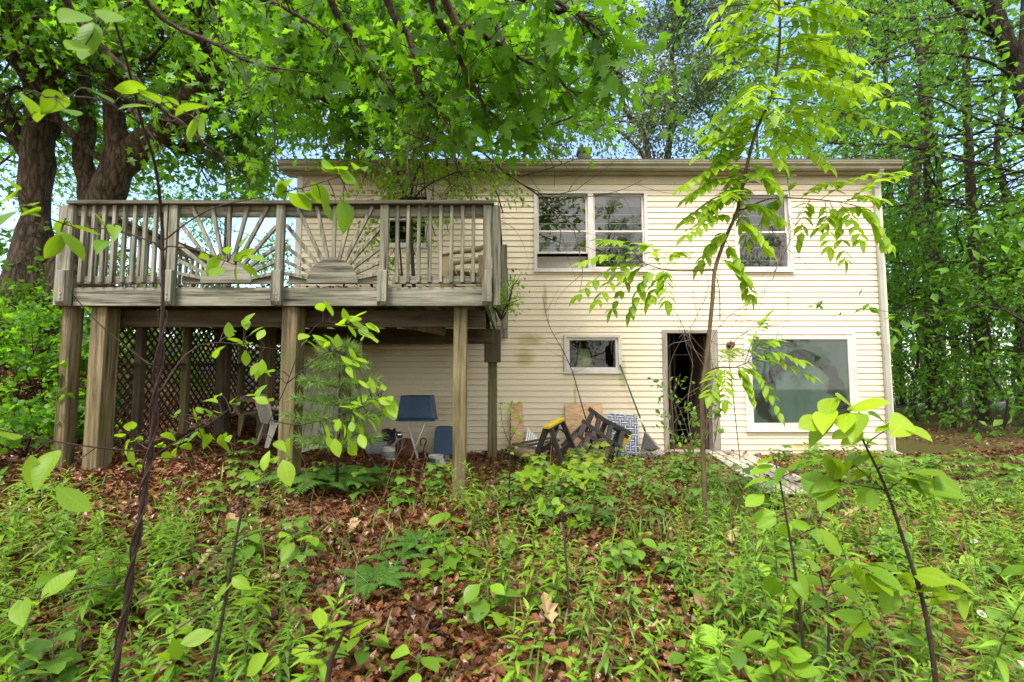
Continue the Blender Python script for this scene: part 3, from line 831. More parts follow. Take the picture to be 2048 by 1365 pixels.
# fascia beam and rims
m = MB(); m.span((X_(146, 590), YF, zf0), (X_(978, 590), YF + .045, zf1)); part('fascia_beam', 'grey_x')(m)
for xx in (X_(150, 590), X_(976, 590) - .045):
    m = MB(); m.span((xx, YF + .046, zf0 + .01), (xx + .045, DYB, zf1 - .002)); part('rim_joist', 'grey_y')(m)
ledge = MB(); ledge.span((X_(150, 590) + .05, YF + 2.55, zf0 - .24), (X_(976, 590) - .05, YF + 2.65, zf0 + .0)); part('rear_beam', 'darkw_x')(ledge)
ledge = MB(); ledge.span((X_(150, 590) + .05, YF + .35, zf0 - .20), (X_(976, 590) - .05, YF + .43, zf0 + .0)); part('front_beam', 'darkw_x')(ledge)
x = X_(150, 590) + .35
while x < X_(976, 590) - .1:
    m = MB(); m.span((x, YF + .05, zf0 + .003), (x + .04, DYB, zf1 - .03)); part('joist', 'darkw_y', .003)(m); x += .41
m = MB(); y = YF + .01; xl_, xr_ = X_(150, 590), X_(976, 590)
while y < DYB - .12:
    m.span((xl_ - .02, y, zf1 - .028 + random.uniform(-.002, .002)), (xr_ + .02, y + .136, zf1 + .006)); y += .142
m.build('floor_boards', M['floorb'], deck, .004)
# railing on the front
m = MB(); m.span((xa, YF - .09, zc0), (xb, YF + .07, zc1)); part('cap_rail', 'cap_x')(m)
m = MB(); m.span((X_(148), YF - .005, zr0), (X_(985), YF + .035, zc0 - .001)); part('top_rail', 'grey_x')(m)
PX = [143, 350, 563, 770, 975]
m = MB()
for a, b in zip(PX, PX[1:]):
    m.span((X_(a + 14, 560), YF - .005, zb0), (X_(b - 14, 560), YF + .035, zb1))
part('bottom_rail', 'grey_x')(m)
for i, px in enumerate(PX):
    xx = X_(px, 500)
    w = .092
    m = MB(); m.span((xx - w / 2, YF - .06, zf0 - .005), (xx + w / 2, YF - .007, zc0 - .001))
    rp = part('railing_post', 'grey_z')(m)
    m = MB(); m.prism([(xx - .052, YF - .061, zf0 + .02), (xx - .052, YF - .061, zb1 + .06), (xx - .052, YF - .115, zb1 + .045), (xx - .052, YF - .115, zf0 + .035), (xx - .052, YF - .085, zf0 - .01)], (.104, 0, 0))
    m.build('mounting_block', M['grey_z'], rp, .004)
    bt = MB()
    for zz in (zf0 + .075, zf0 + .12):
        bt.lathe([(.009, 0), (.009, .006), (0, .006)], (xx + .015, YF - .117, zz), 8, Matrix.Rotation(math.pi / 2, 3, 'X'))
    bt.build('bolt', M['tin'], rp)
    if i in (0, 4):
        dx = -.10 if i == 0 else .10
        m = MB(); m.span((xx + dx - .045, YF - .03, zf0 - .0), (xx + dx + .045, YF + .05, zc0 - .003)); part('railing_post', 'grey_z')(m)
def bal(x, lean=0):
    m = MB(); m.span((x - .019, YF - .043, zb0 + .01), (x + .019, YF - .006, zc0 - .002)); part('baluster', 'grey_z', .003)(m)
for k in range(9): bal(X_(143 + 25 + k * 20.6))
for k in range(8): bal(X_(770 + 25 + k * 21.7))
for cxp, lo, hi in ((456, 350, 563), (667, 563, 770)):
    c = Vector((X_(cxp, 566), YF - .012, zb0))
    r = .285
    pts = [(c.x + r * math.cos(math.pi * i / 24), YF - .046, c.z + r * 1.0 * math.sin(math.pi * i / 24)) for i in range(25)]
    m = MB(); m.prism(pts, (0, .036, 0)); part('sun_disc', 'grey_x')(m)
    L, R_ = X_(lo + 10, 500), X_(hi - 10, 500)
    for k in range(13):
        a = math.radians(12 + k * 13)
        d = Vector((math.cos(a), 0, math.sin(a)))
        tx = ((R_ if d.x > 0 else L) - c.x) / d.x if abs(d.x) > 1e-3 else 9
        tz = (zc0 - .01 - c.z) / d.z
        t = min(tx, tz)
        m = MB(); m.bar(c + d * (r - .01) + Vector((0, -.006, 0)), c + d * t + Vector((0, -.006, 0)), .038, .036, up=(0, 1, 0)); part('sun_ray', 'grey_z', .003)(m)
# side railings
for side, xs_ in ((-1, X_(150, 500)), (1, X_(985, 500))):
    m = MB(); m.span((xs_ - .08, YF + .071, zc0), (xs_ + .08, DYB, zc1 - .002)); part('cap_rail', 'cap_y')(m)
    m = MB(); m.span((xs_ - .02, YF + .055, zr0), (xs_ + .02, DYB, zc0 - .001)); part('top_rail', 'grey_y')(m)
    m = MB(); m.span((xs_ - .02, YF + .055, zb0), (xs_ + .02, DYB, zb1)); part('bottom_rail', 'grey_y')(m)
    y = YF + .2
    while y < DYB - .08:
        m = MB(); m.span((xs_ + side * .022, y - .019, zf1 - .03), (xs_ + side * .058, y + .019, zc0 - .002)); part('baluster', 'grey_z', .003)(m); y += .135
    for y in (YF + 1.65, DYB - .06):
        m = MB(); m.span((xs_ + side * .06, y - .045, zf0 - .10), (xs_ + side * .15, y + .045, zc0 - .002)); part('railing_post', 'grey_z')(m)
# legs under the deck
def leg(px, py, Y, w, zt=None, mat='post_z', d=None, dz=0):
    p = U(px, py, Y); d = d or w
    g = GZ(p.x, Y) - .15
    m = MB(); m.span((p.x - w / 2, Y - d / 2, g), (p.x + w / 2, Y + d / 2, zt if zt is not None else zf0 - .001)); part('leg', mat, .008)(m)
leg(920, 800, YF + .17, .145); leg(583, 800, YF + .17, .17, d=.24); leg(202, 800, YF + .17, .165, d=.22); leg(135, 800, YF + .12, .115, d=.16)
leg(985, 790, YF + 2.75, .15, zf0 - .02); leg(690, 790, YF + 2.6, .16, zf0 - .241, 'post_z'); leg(532, 790, YF + 2.3, .18, zf0 - .02)
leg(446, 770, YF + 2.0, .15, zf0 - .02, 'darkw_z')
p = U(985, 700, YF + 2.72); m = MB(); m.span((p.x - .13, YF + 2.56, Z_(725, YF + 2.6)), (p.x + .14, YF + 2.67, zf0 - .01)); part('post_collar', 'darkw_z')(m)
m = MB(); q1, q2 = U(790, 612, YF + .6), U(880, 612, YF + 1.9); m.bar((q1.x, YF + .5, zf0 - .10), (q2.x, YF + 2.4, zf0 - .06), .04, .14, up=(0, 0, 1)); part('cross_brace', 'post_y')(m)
# lattice skirt: left side and the return towards the house
def lattice(P0, P1, name='lattice_panel', posts=True, ztop=None):
    P0, P1 = Vector(P0), Vector(P1); d = P1 - P0; L = d.length; u = d / L; nrm = Vector((u.y, -u.x, 0))
    zt = ztop or zf0 - .03
    zb = lambda t: GZ(P0.x + u.x * t, P0.y + u.y * t) + .06
    m = MB()
    step = .125; H = 3.2
    for sg in (1, -1):
        s_ = -H
        while s_ < L + H:
            # strip through (s_, zt) with slope
            a = None; prev = None
            N = 60; seg = None
            for i in range(N + 1):
                zz = zt - (zt + .2) * i / N
                t = s_ + sg * (zt - zz) * 1.0
                ok = 0 <= t <= L and zz >= zb(t)
                if ok and a is None: a = (t, zz)
                if ok: prev = (t, zz)
                if a is not None and (not ok or i == N):
                    if prev and (abs(prev[0] - a[0]) > .03):
                        o_ = nrm * (.006 * sg)
                        A = P0 + u * a[0] + o_; B = P0 + u * prev[0] + o_
                        m.bar((A.x, A.y, a[1]), (B.x, B.y, prev[1]), .029, .009, up=nrm)
                    a = None; prev = None
            s_ += step
    m.build(name, M['lattice'], deck)
    zm = Z_(735, 6.5)
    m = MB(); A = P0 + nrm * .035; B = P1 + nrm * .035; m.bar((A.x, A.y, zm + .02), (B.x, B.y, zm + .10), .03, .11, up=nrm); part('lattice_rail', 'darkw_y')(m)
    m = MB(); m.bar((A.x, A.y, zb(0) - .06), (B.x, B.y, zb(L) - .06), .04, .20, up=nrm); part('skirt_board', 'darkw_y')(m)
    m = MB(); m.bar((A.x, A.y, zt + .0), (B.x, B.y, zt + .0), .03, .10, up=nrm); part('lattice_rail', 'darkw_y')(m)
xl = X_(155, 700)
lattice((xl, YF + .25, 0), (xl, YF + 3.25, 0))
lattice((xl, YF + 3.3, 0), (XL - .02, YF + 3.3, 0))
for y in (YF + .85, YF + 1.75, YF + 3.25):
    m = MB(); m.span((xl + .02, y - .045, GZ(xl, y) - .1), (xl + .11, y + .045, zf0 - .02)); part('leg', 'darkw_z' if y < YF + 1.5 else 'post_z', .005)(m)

# leaf debris lying on the deck edge is part of the fallen leaves below
# ================================================================== THINGS
# deck armchair (slatted resin chair, seen through the balusters)
def rot(a, ax): return Matrix.Rotation(a, 3, ax)
cx_, cy_, cz_ = X_(935, 540, 6.3), 6.3, zf1 + .008
ch = thing('deck_chair', 'tan resin slat-back armchair standing on the deck behind the railing', 'chair', (cx_, cy_, cz_))
m = MB()
for k in range(5): m.box((cx_ - .18 + k * .09, cy_, cz_ + .33 - .012 * k), (.075, .46, .022), rot(.13, 'Y'))
m.build('seat', M['tan_plastic'], ch, .006)
m = MB()
for k in range(6):
    yy = cy_ - .21 + k * .084
    hh = .62 + .06 * math.sin(math.pi * (k + .5) / 6)
    m.bar((cx_ + .16, yy, cz_ + .25), (cx_ + .36, yy, cz_ + .25 + hh), .018, .07, up=(1, 0, 0))
m.build('backrest', M['tan_plastic'], ch, .006)
for sy in (-.27, .27):
    m = MB(); m.tube(smoothpath([(cx_ - .30, cy_ + sy, cz_ + .50), (cx_ - .1, cy_ + sy, cz_ + .54), (cx_ + .12, cy_ + sy, cz_ + .56), (cx_ + .28, cy_ + sy, cz_ + .62)], 4), .032, 8); m.build('armrest', M['tan_plastic'], ch, smooth=True)
    for xx, z1, w in ((-.26, .50, .10), (.22, .5, .09)):
        m = MB(); m.bar((cx_ + xx, cy_ + sy, cz_), (cx_ + xx + (.02 if xx < 0 else -.02), cy_ + sy, cz_ + z1), w, .03, up=(0, 1, 0)); m.build('leg', M['tan_plastic'], ch, .006)

# blue tote on folding stand
def gp(px, py, Y): 
    p = U(px, py, Y); return p
Yt = 8.2
a, b = U(798, 841, Yt), U(873, 841, Yt)
st_ = thing('folding_stand', 'white folding metal stand with crossed legs holding the blue bin', 'stand', ((a.x + b.x) / 2, Yt, GZ(a.x, Yt)))
m = MB(); m.span((a.x, Yt - .18, a.z - .015), (b.x, Yt + .18, a.z)); m.build('tray_top', M['white_metal'], st_, .004)
for yy in (Yt - .16, Yt + .16):
    for s1, s2 in ((802, 868), (855, 790 + 12)):
        p1 = U(s1 + (12 if s1 < 830 else -5), 843, yy); xg = U(s2 - (30 if s2 > 830 else -18) , 905, yy).x
        m = MB(); m.tube([(p1.x, yy, a.z - .016), (xg, yy, GZ(xg, yy) + .005)], .011, 8); m.build('leg', M['white_metal'], st_, smooth=True)
m = MB(); q = U(826, 872, Yt); m.tube([(q.x, Yt - .16, q.z), (q.x, Yt + .16, q.z)], .008, 6); m.build('crossbar', M['white_metal'], st_)
a2, b2, t2, t3 = U(799, 838, Yt), U(871, 838, Yt), U(805, 791, Yt), U(866, 792, Yt)
bn = thing('storage_bin', 'dark blue plastic bin upside down on the white folding stand', 'bin', ((a2.x + b2.x) / 2, Yt, a.z))
m = MB(); z0 = a.z + .002; z1 = t2.z
def tap(mb, x0, x1, y0, y1, zz0, X0, X1, Y0, Y1, zz1):
    mb.add([(x0, y0, zz0), (x1, y0, zz0), (x1, y1, zz0), (x0, y1, zz0), (X0, Y0, zz1), (X1, Y0, zz1), (X1, Y1, zz1), (X0, Y1, zz1)],
           [(3, 2, 1, 0), (4, 5, 6, 7), (0, 1, 5, 4), (1, 2, 6, 5), (2, 3, 7, 6), (3, 0, 4, 7)])
tap(m, a2.x, b2.x, Yt - .2, Yt + .2, z0 + .03, t2.x, t3.x, Yt - .16, Yt + .16, z1); m.build('body', M['blue_plastic'], bn, .022)
m = MB(); m.span((a2.x - .012, Yt - .212, z0), (b2.x + .012, Yt + .212, z0 + .029)); m.build('rim', M['blue_plastic'], bn, .008)
# blue rounded panel leaning on wall
p0, p1 = U(866, 902, 8.45), U(912, 850, 8.6)
m = MB(); w_, h_ = p1.x - p0.x, p1.z - GZ(p0.x, 8.4)
R = rot(-.22, 'X')
def rr(w, h, r, top=True):
    pts = [(-w / 2, 0), (w / 2, 0)]
    for cx2, a0 in ((w / 2 - r, 0), (-w / 2 + r, 90)):
        for i in range(7): a = math.radians(a0 + i * 15); pts.append((cx2 + r * math.cos(a), h - r + r * math.sin(a)))
    return pts
base = Vector(((p0.x + p1.x) / 2, 8.42, GZ(p0.x, 8.42)))
bp = thing('headboard_panel', 'dark blue round-topped panel leaning against the wall behind the deck post', 'panel', base)
m.prism([base + R @ Vector((x * (1 - .08 * z / h_), 0, z)) for x, z in rr(w_, h_, .09)], R @ Vector((0, .035, 0))); m.build('board', M['blue_plastic'], bp, .008)
ln = MB(); ring_ = [base + R @ Vector((x * 1.0 * (1 - .08 * z / h_), -.004, z * .86 + .02)) for x, z in rr(w_, h_, .08)]
ln.tube(ring_[1:] + ring_[:1], .004, 5); ln.build('seam', M['pale_line'], bp)

def can(px, py, Y, r, h, name, label, cat, bodym, tilt=0, band=None, lid=False, hollow=True, tp=1.0, handle=False):
    p = U(px, py, Y); c = Vector((p.x, Y, GZ(p.x, Y) + .0))
    t = thing(name, label, cat, c)
    Rm = rot(tilt, 'Y')
    m = MB()
    prof = [(0, 0), (r * .98, 0), (r, .008), (r * tp, h - .012), (r * tp * 1.05, h - .01), (r * tp * 1.05, h), (r * tp * .95, h)] + ([(r * .9 * tp, .05), (0, .05)] if hollow else [(0, h)])
    m.lathe(prof, c, 20, Rm); m.build('body', M[bodym], t, smooth=False)
    if band:
        m = MB(); m.lathe([(r * 1.006 * (1 + (tp - 1) * .25) + .001, h * .25), (r * 1.006 * (1 + (tp - 1) * .75) + .001, h * .75)], c, 20, Rm); m.build('label_band', M[band], t)
    if handle:
        m = MB(); m.tube(smoothpath([c + Vector((-r * tp, 0, h * .9)), c + Vector((-r * .6, -r * .8, h * .62)), c + Vector((r * .6, -r * .8, h * .62)), c + Vector((r * tp, 0, h * .9))], 5), .003, 5); m.build('handle', M['tin'], t)
    return t
can(778, 905, 7.9, .093, .21, 'paint_can', 'white paint can streaked with dark drips, on the leaves left of the stand', 'can', 'white_metal', 0, 'greysmear', handle=True)
can(872, 905, 7.95, .105, .15, 'bucket', 'white plastic bucket with blue label beside the deck post', 'bucket', 'white_plastic', 0, 'bluelabel', tp=1.12)
can(880, 912, 7.72, .062, .125, 'small_tub', 'small white tub standing in front of the blue-labelled bucket', 'tub', 'white_plastic', 0, None, hollow=False, tp=1.06)
can(892, 905, 8.1, .055, .12, 'tin_can', 'short silver tin between the bucket and the deck post', 'can', 'tin', 0, 'greysmear', hollow=False)
p = U(890, 905, 7.85); m = MB(); m.lathe([(0, 0), (.13, 0), (.135, .012), (.12, .03), (0, .03)], (p.x, 7.8, GZ(p.x, 7.8) + .012), 22, rot(.1, 'X')); tag(m.build('plastic_disc', M['white_plastic'], smooth=False), 'round white plastic bucket cover lying on the leaves by the deck post', 'cover')
p = U(896, 922, 7.2); m = MB(); c = Vector((p.x, 7.2, GZ(p.x, 7.2) + .05)); m.prism([c + Vector(q) for q in ((-.06, 0, -.03), (.04, 0, -.045), (.07, 0, .0), (.05, 0, .045), (-.03, 0, .03))], (0.01, .03, .01)); tag(m.build('plastic_scrap', M['yellow'], None, .003), 'torn yellow plastic scrap on brown leaves left of the deck post', 'scrap')
p = U(966, 908, 7.4); m = MB(); m.box((p.x, 7.4, GZ(p.x, 7.4) + .03), (.075, .02, .025), rot(-.5, 'Y')); tag(m.build('plastic_chip', M['yellow'], None, .004), 'tiny yellow chip on the leaves right of the deck post', 'scrap')
# grey tub
p = U(756, 900, 8.25); c = Vector((p.x, 8.25, GZ(p.x, 8.25)))
t = thing('plastic_tub', 'cloudy grey storage tub by the wall under the pine', 'tub', c); m = MB()
tap(m, c.x - .15, c.x + .15, 8.1, 8.4, c.z, c.x - .18, c.x + .18, 8.07, 8.43, c.z + .21); m.build('body', M['greybin'], t, .015)
m = MB(); m.span((c.x - .19, 8.06, c.z + .211), (c.x + .19, 8.44, c.z + .235)); m.build('lid', M['greybin'], t, .006)
# crumpled black bag
p = U(776, 872, 8.3); m = MB(); c = Vector((p.x, 8.3, c.z + .3))
prof = [(0.0, -.07), (.10, -.06), (.15, 0), (.12, .06), (.05, .10), (.02, .13), (.05, .16)]
m.lathe(prof, c, 18, rot(.9, 'Y')); m.v = [(x + random.uniform(-.015, .015), y + random.uniform(-.015, .015), z + random.uniform(-.012, .012)) for x, y, z in m.v]
tag(m.build('black_bag', M['black_plastic'], smooth=False), 'crumpled black plastic bag lying on the grey tub', 'bag')
# mirror ball on wire stand
p = U(799, 870, 8.3); t = thing('gazing_ball', 'small mirrored garden ball on a wire stand under the deck', 'ornament', (p.x, 8.3, GZ(p.x, 8.3)))
m = MB(); m.lathe([(.058 * math.sin(math.pi * i / 12), -.058 * math.cos(math.pi * i / 12)) for i in range(13)], (p.x, 8.3, p.z), 20); m.build('ball', M['chrome'], t, smooth=True)
m = MB(); g = GZ(p.x, 8.3)
for k in range(3):
    a = k * 2.1; m.tube([(p.x + .05 * math.cos(a), 8.3 + .05 * math.sin(a), p.z - .03), (p.x + .03 * math.cos(a), 8.3 + .03 * math.sin(a), (p.z + g) / 2), (p.x + .09 * math.cos(a), 8.3 + .09 * math.sin(a), g)], .004, 5)
m.build('wire_stand', M['tin'], t)
# rusty round pot lid
p = U(812, 897, 8.4); R = rot(-1.25, 'X'); m = MB(); c = Vector((p.x, 8.35, GZ(p.x, 8.4) + .16))
m.lathe([(0, .05), (.05, .05), (.16, .025), (.185, 0), (.185, -.02), (.16, -.01), (0, .0)], c, 26, rot(1.25, 'X')); tag(m.build('rusty_pan', M['terracotta'], smooth=False), 'rusty round pan leaning on the wall behind the stand legs', 'pan')
p = U(847, 885, 8.5); m = MB(); m.tube(smoothpath([(p.x - .04, 8.5, p.z - .06), (p.x - .05, 8.5, p.z + .02), (p.x, 8.5, p.z + .07), (p.x + .05, 8.5, p.z + .02), (p.x + .02, 8.5, p.z - .05), (p.x + .0, 8.5, GZ(p.x, 8.5))], 5), .012, 7); tag(m.build('cane_handle', M['terracotta'], smooth=True), 'brown curved cane handle beside the crossed stand legs', 'cane')

# white boards leaning under the deck behind the pine
p = U(630, 890, 8.0); g = GZ(p.x, 8.0)
t = thing('slatted_panel', 'white slatted lounge panel leaning on the wall behind the young pine', 'panel', (p.x, 8.0, g))
R = rot(-.30, 'X') @ rot(.16, 'Y')
for k in range(7):
    m = MB(); c = Vector((p.x - .42 + k * .13, 8.25, g + .42)); m.box(c, (.112, .02, .86), R); m.build('slat', M['white_plastic'], t, .005)
for zz in (.12, .62):
    m = MB(); m.box(Vector((p.x - .04, 8.275 + .3 * (zz - .42), g + zz)), (.95, .025, .07), R); m.build('crossrail', M['white_plastic'], t, .005)
for k in range(4):
    m = MB(); a = U(598 + k * 8, 905 - k * 3, 7.4 + .1 * k); b = U(668 + k * 4, 880 - k * 2, 7.9)
    m.bar((a.x, a.y, GZ(a.x, a.y) + .03 + .02 * k), (b.x, b.y, GZ(b.x, b.y) + .1 + .02 * k), .09, .02, up=(0, 0, 1))
    tag(m.build('loose_board', M['white_plastic'], None, .004), ['lowest', 'second lowest', 'second highest', 'topmost'][k] + ' of four loose white boards lying on leaves behind the pine', 'board', 'loose white boards by the pine')
# white plastic chair by the left post, tipped
def plastic_chair(px, py, Y, rz, tilt, mat, label, scale=1.0):
    p = U(px, py, Y); g = GZ(p.x, Y); c = Vector((p.x, Y, g))
    t = thing('patio_chair', label, 'chair', c)
    R = rot(rz, 'Z') @ rot(tilt, 'X')
    def T(x, y, z): return c + R @ (Vector((x, y, z)) * scale)
    for sx in (-1, 1):
        for sy, y0 in ((-1, -.26), (1, .28)):
            m = MB(); m.prism([T(sx * .25, y0 - .03 * sy, 0), T(sx * .25 - sx * .05, y0, 0), T(sx * .22 - sx * .07, y0 * .8, .41), T(sx * .25, y0 * .75 - .06 * sy, .43)], R @ Vector((0, -.025 * sy, 0))); m.build('leg', M[mat], t, .006)
        m = MB(); m.tube(smoothpath([T(sx * .27, -.25, .43), T(sx * .28, -.22, .64), T(sx * .29, .0, .66), T(sx * .25, .25, .70)], 5), .024, 7); m.build('armrest', M[mat], t, smooth=True)
    m = MB(); m.prism([T(-.24, -.25, .42), T(.24, -.25, .42), T(.21, .22, .39), T(-.21, .22, .39)], R @ Vector((0, 0, .025))); m.build('seat', M[mat], t, .01)
    m = MB()
    for k in range(9): m.bar(T(-.19 + .0475 * k, .22, .42), T(-.22 + .055 * k, .36, .80 + .06 * math.sin(math.pi * k / 8)), .024, .014, up=R @ Vector((0, 1, 0)))
    m.tube(smoothpath([T(-.23, .21, .41), T(-.25, .36, .78), T(-.1, .375, .87), T(.1, .375, .87), T(.25, .36, .78), T(.23, .21, .41)], 5), .02, 7); m.build('backrest', M[mat], t)
    return t
plastic_chair(552, 885, 7.55, 2.4, .12, 'white_plastic', 'white moulded patio chair tipped behind the middle deck post', .85)
plastic_chair(508, 875, 7.95, 2.0, -.1, 'tan_plastic', 'beige patio chair half hidden behind the rear deck post', .82)

# plywood offcuts
def sheet(px0, px1, py0, py1, Y, lean, label, matn='ply'):
    a = U(px0, py1, Y); b = U(px1, py1, Y); tz = U(px0, py0, YW - .05).z; g = GZ(a.x, Y) - .01
    m = MB(); m.prism([(a.x, Y, g), (b.x, Y, g), (b.x - .01, YW - .035, tz), (a.x, YW - .035, tz)], (0, .012, .004))
    tag(m.build('plywood_sheet', M[matn]), label, 'plywood')
sheet(1022, 1047, 806, 890, 8.55, 0, 'narrow strip of orange plywood leaning on the siding by the rear deck post')
sheet(1134, 1212, 808, 900, 8.5, 0, 'wide pinkish plywood sheet leaning on the siding behind the sawhorses')
a, b = U(1048, 884, 8.6), U(1072, 858, 8.7)
t = MB()
for k in range(6): t.bar((a.x + .035 * k, 8.62, GZ(a.x, 8.6)), (a.x - .02 + .035 * k + .1, 8.74, b.z - .035 * k), .03, .01, up=(0, 1, 0))
tag(t.build('metal_offcut', M['alu'], None, .002), 'ribbed metal offcut propped on the siding behind the old tub', 'offcut')
# old tub with rotten boards
p = U(1056, 900, 7.9); g = GZ(p.x, 7.9)
t = thing('old_tub', 'stained pale round-bottomed tub full of rotten boards by the wall', 'tub', (p.x, 7.9, g))
m = MB(); m.lathe([(0, 0), (.12, .0), (.24, .07), (.30, .19), (.315, .19), (.25, .055), (.12, -.018), (0, -.018)], (p.x, 7.9, g + .03), 26, rot(.14, 'Y'), .7); m.build('basin', M['tub'], t, smooth=True)
for k, (x0, y0, x1, y1, zz) in enumerate([(-.34, -.1, .5, .05, .25), (-.25, .05, .42, .16, .28), (-.3, .12, .2, -.12, .22)]):
    m = MB(); m.bar((p.x + x0, 7.9 + y0, g + zz - .03), (p.x + x1, 7.9 + y1, g + zz + .07), .10, .025); tag(m.build('rotten_board', M['darkw_x'] if k else M['post_x'], None, .004), ['brown rotten board across the front of the old tub', 'dark rotten board along the back of the old tub', 'short dark board crossing inside the old tub'][k], 'board', 'rotten boards in the old tub')

# sawhorses
def sawhorse(T, label, group):
    t = thing('sawhorse', label, 'sawhorse', T(0, 0, 0), group)
    H = .64; Lh = .31
    m = MB(); m.bar(T(0, -Lh, H), T(0, Lh, H), .09, .055, up=T(0, 0, 1) - T(0, 0, 0)); m.build('top_beam', M['black_plastic'], t, .006)
    m = MB(); m.bar(T(0, -Lh - .05, H + .025), T(0, Lh + .05, H + .025), .105, .045, up=T(0, 0, 1) - T(0, 0, 0)); m.build('yellow_cap', M['yellow'], t, .008)
    for sx in (-1, 1):
        for sy in (-1, 1):
            m = MB(); m.bar(T(sx * .04, sy * Lh * .86, H - .01), T(sx * .26, sy * Lh * 1.12, 0), .075, .045, up=T(0, 1, 0) - T(0, 0, 0)); m.build('leg', M['black_plastic'], t, .006)
        m = MB(); m.bar(T(sx * .15, -Lh * .98, H * .45), T(sx * .15, Lh * .98, H * .45), .02, .09, up=T(0, 0, 1) - T(0, 0, 0)); m.tube(smoothpath([T(sx * .07, -Lh * .8, H - .16), T(sx * .065, 0, H - .07), T(sx * .07, Lh * .8, H - .16)], 6), .016, 6); m.build('brace', M['black_plastic'], t, .004)
    return t
p = U(1112, 930, 7.55); c = Vector((p.x + .0, 7.55, GZ(p.x, 7.55) - .02))
R = rot(-.42, 'Z') @ rot(.10, 'X')
sawhorse(lambda x, y, z: c + R @ Vector((x, y, z)), 'black sawhorse with yellow top standing upright in the weeds', 'folding sawhorses')
# collapsed sawhorses lying in a heap
def folded(Q, label, yellow_end, dark):
    t = thing('folded_sawhorse', label, 'sawhorse', Q(0, 0, 0), 'folding sawhorses')
    for off, nm in ((0, 'side_frame'), (.055, 'side_frame')):
        m = MB()
        m.bar(Q(0, .70, off), Q(.74, .70, off), .07, .045, up=(0, -1, 0)); m.bar(Q(.06, .40, off), Q(.68, .40, off), .05, .035, up=(0, -1, 0))
        for x in (.08, .33, .58): m.bar(Q(x, .69, off), Q(x + .05, .40, off), .075, .03, up=(0, -1, 0))
        m.build(nm, M[dark], t, .006)
        for x in (.06, .26, .46, .66):
            m = MB(); m.bar(Q(x, .42, off), Q(x - .02 + (x - .36) * .2, 0, off), .05, .05, up=(0, -1, 0)); m.build('leg', M[dark], t, .006)
    if yellow_end:
        m = MB(); m.bar(Q(.73, .76, .02), Q(.73, .52, .02), .085, .07, up=(0, -1, 0)); m.build('yellow_cap', M['yellow'], t, .006)
def mkQ(px0, py0, px1, py1, Y):
    a, b = U(px0, py0, Y), U(px1, py1, Y)
    ux = (b - a).normalized(); uy = Vector((-ux.z, 0, ux.x)) * (1 if ux.x > 0 else -1)
    k = (b - a).length / .74
    o = a - uy * .70 * k
    return lambda x, y, z: o + ux * x * k + uy * y * k + Vector((0, z + .25 * (.7 - y), 0)) * 1.0 - Vector((0, .25 * (.7 - y) * 2, 0))
folded(mkQ(1178, 818, 1256, 876, 8.2), 'dark folded sawhorse with yellow end lying tilted against the plywood', True, 'black_plastic')
folded(mkQ(1165, 842, 1222, 884, 7.95), 'brown-black folded sawhorse frame in front of the tilted heap', False, 'brown_black')
folded(mkQ(1192, 832, 1262, 868, 8.05), 'black folded sawhorse wedged between the two other folded frames', False, 'black_plastic')
folded(mkQ(1172, 868, 1228, 902, 7.8), 'lowest brown-black folded sawhorse, its feet in the weeds', False, 'brown_black')
p1, p2 = U(1185, 935, 7.5), U(1205, 915, 7.9)
m = MB(); m.tube([(p1.x, p1.y, GZ(p1.x, p1.y) + .06), (p2.x, p2.y, GZ(p2.x, p2.y) + .18)], .035, 12); m.tube([(p1.x, p1.y - .001, GZ(p1.x, p1.y) + .06), (p2.x, p2.y, GZ(p2.x, p2.y) + .18)], .028, 12)
tag(m.build('rusty_pipe', M['terracotta'], smooth=False), 'short rust-brown pipe end below the folded sawhorses', 'pipe')

# webbed lawn chair leaning on wall
Yc = 8.45
c = U(1246, 905, Yc); c = Vector((c.x, Yc, GZ(c.x, Yc) + .0)); topz = U(1246, 829, Yc + .2).z
w_, h_ = .52, (topz - c.z) / math.cos(.28)
R = rot(.06, 'Y') @ rot(-.28, 'X')
t = thing('lawn_chair', 'folded lawn chair with blue and white woven webbing leaning on the siding', 'lawn chair', c)
def T(x, z, y=0): return c + R @ Vector((x, y, z))
m = MB(); pts = rr(w_, h_, .10); m.tube(smoothpath([T(x, z) for x, z in [(-w_ / 2, 0)] + pts[::-1][:-2] + [(w_ / 2, 0)]], 2), .013, 8); m.build('frame', M['alu'], t, smooth=True)
m = MB(); m.tube([T(-w_ / 2, .02, -.03), T(w_ / 2, .02, -.03)], .012, 8); m.build('crossbar', M['alu'], t)
m = MB(); nv, nh = 6, 7
z0, z1 = .10, h_ - .005
def strap(P0, P1, amp, n, ph, wd, along):
    pts = []
    for i in range(n * 3 + 1):
        s = i / (n * 3); q = P0.lerp(P1, s); pts.append(q + R @ Vector((0, amp * math.sin(math.pi * s * n + ph), 0)))
    d = (R @ Vector((wd / 2, 0, 0))) if along == 'v' else (R @ Vector((0, 0, wd / 2)))
    th = R @ Vector((0, .0015, 0))
    for a_, b_ in zip(pts, pts[1:]): m.add([a_ - d, a_ + d, b_ + d, b_ - d, a_ - d + th, a_ + d + th, b_ + d + th, b_ - d + th], [(0, 1, 2, 3), (7, 6, 5, 4), (0, 4, 5, 1), (2, 6, 7, 3), (1, 5, 6, 2), (3, 7, 4, 0)])
for k in range(nv):
    x = -w_ / 2 + .045 + (w_ - .09) * k / (nv - 1)
    for dx, ci, wd in ((0, 0, .044), (0, 1, .014)):
        m.cur = ci; strap(T(x, z0, -.014 - .003 * ci), T(x, z1, -.014 - .003 * ci), .006, nh, k * math.pi, wd, 'v')
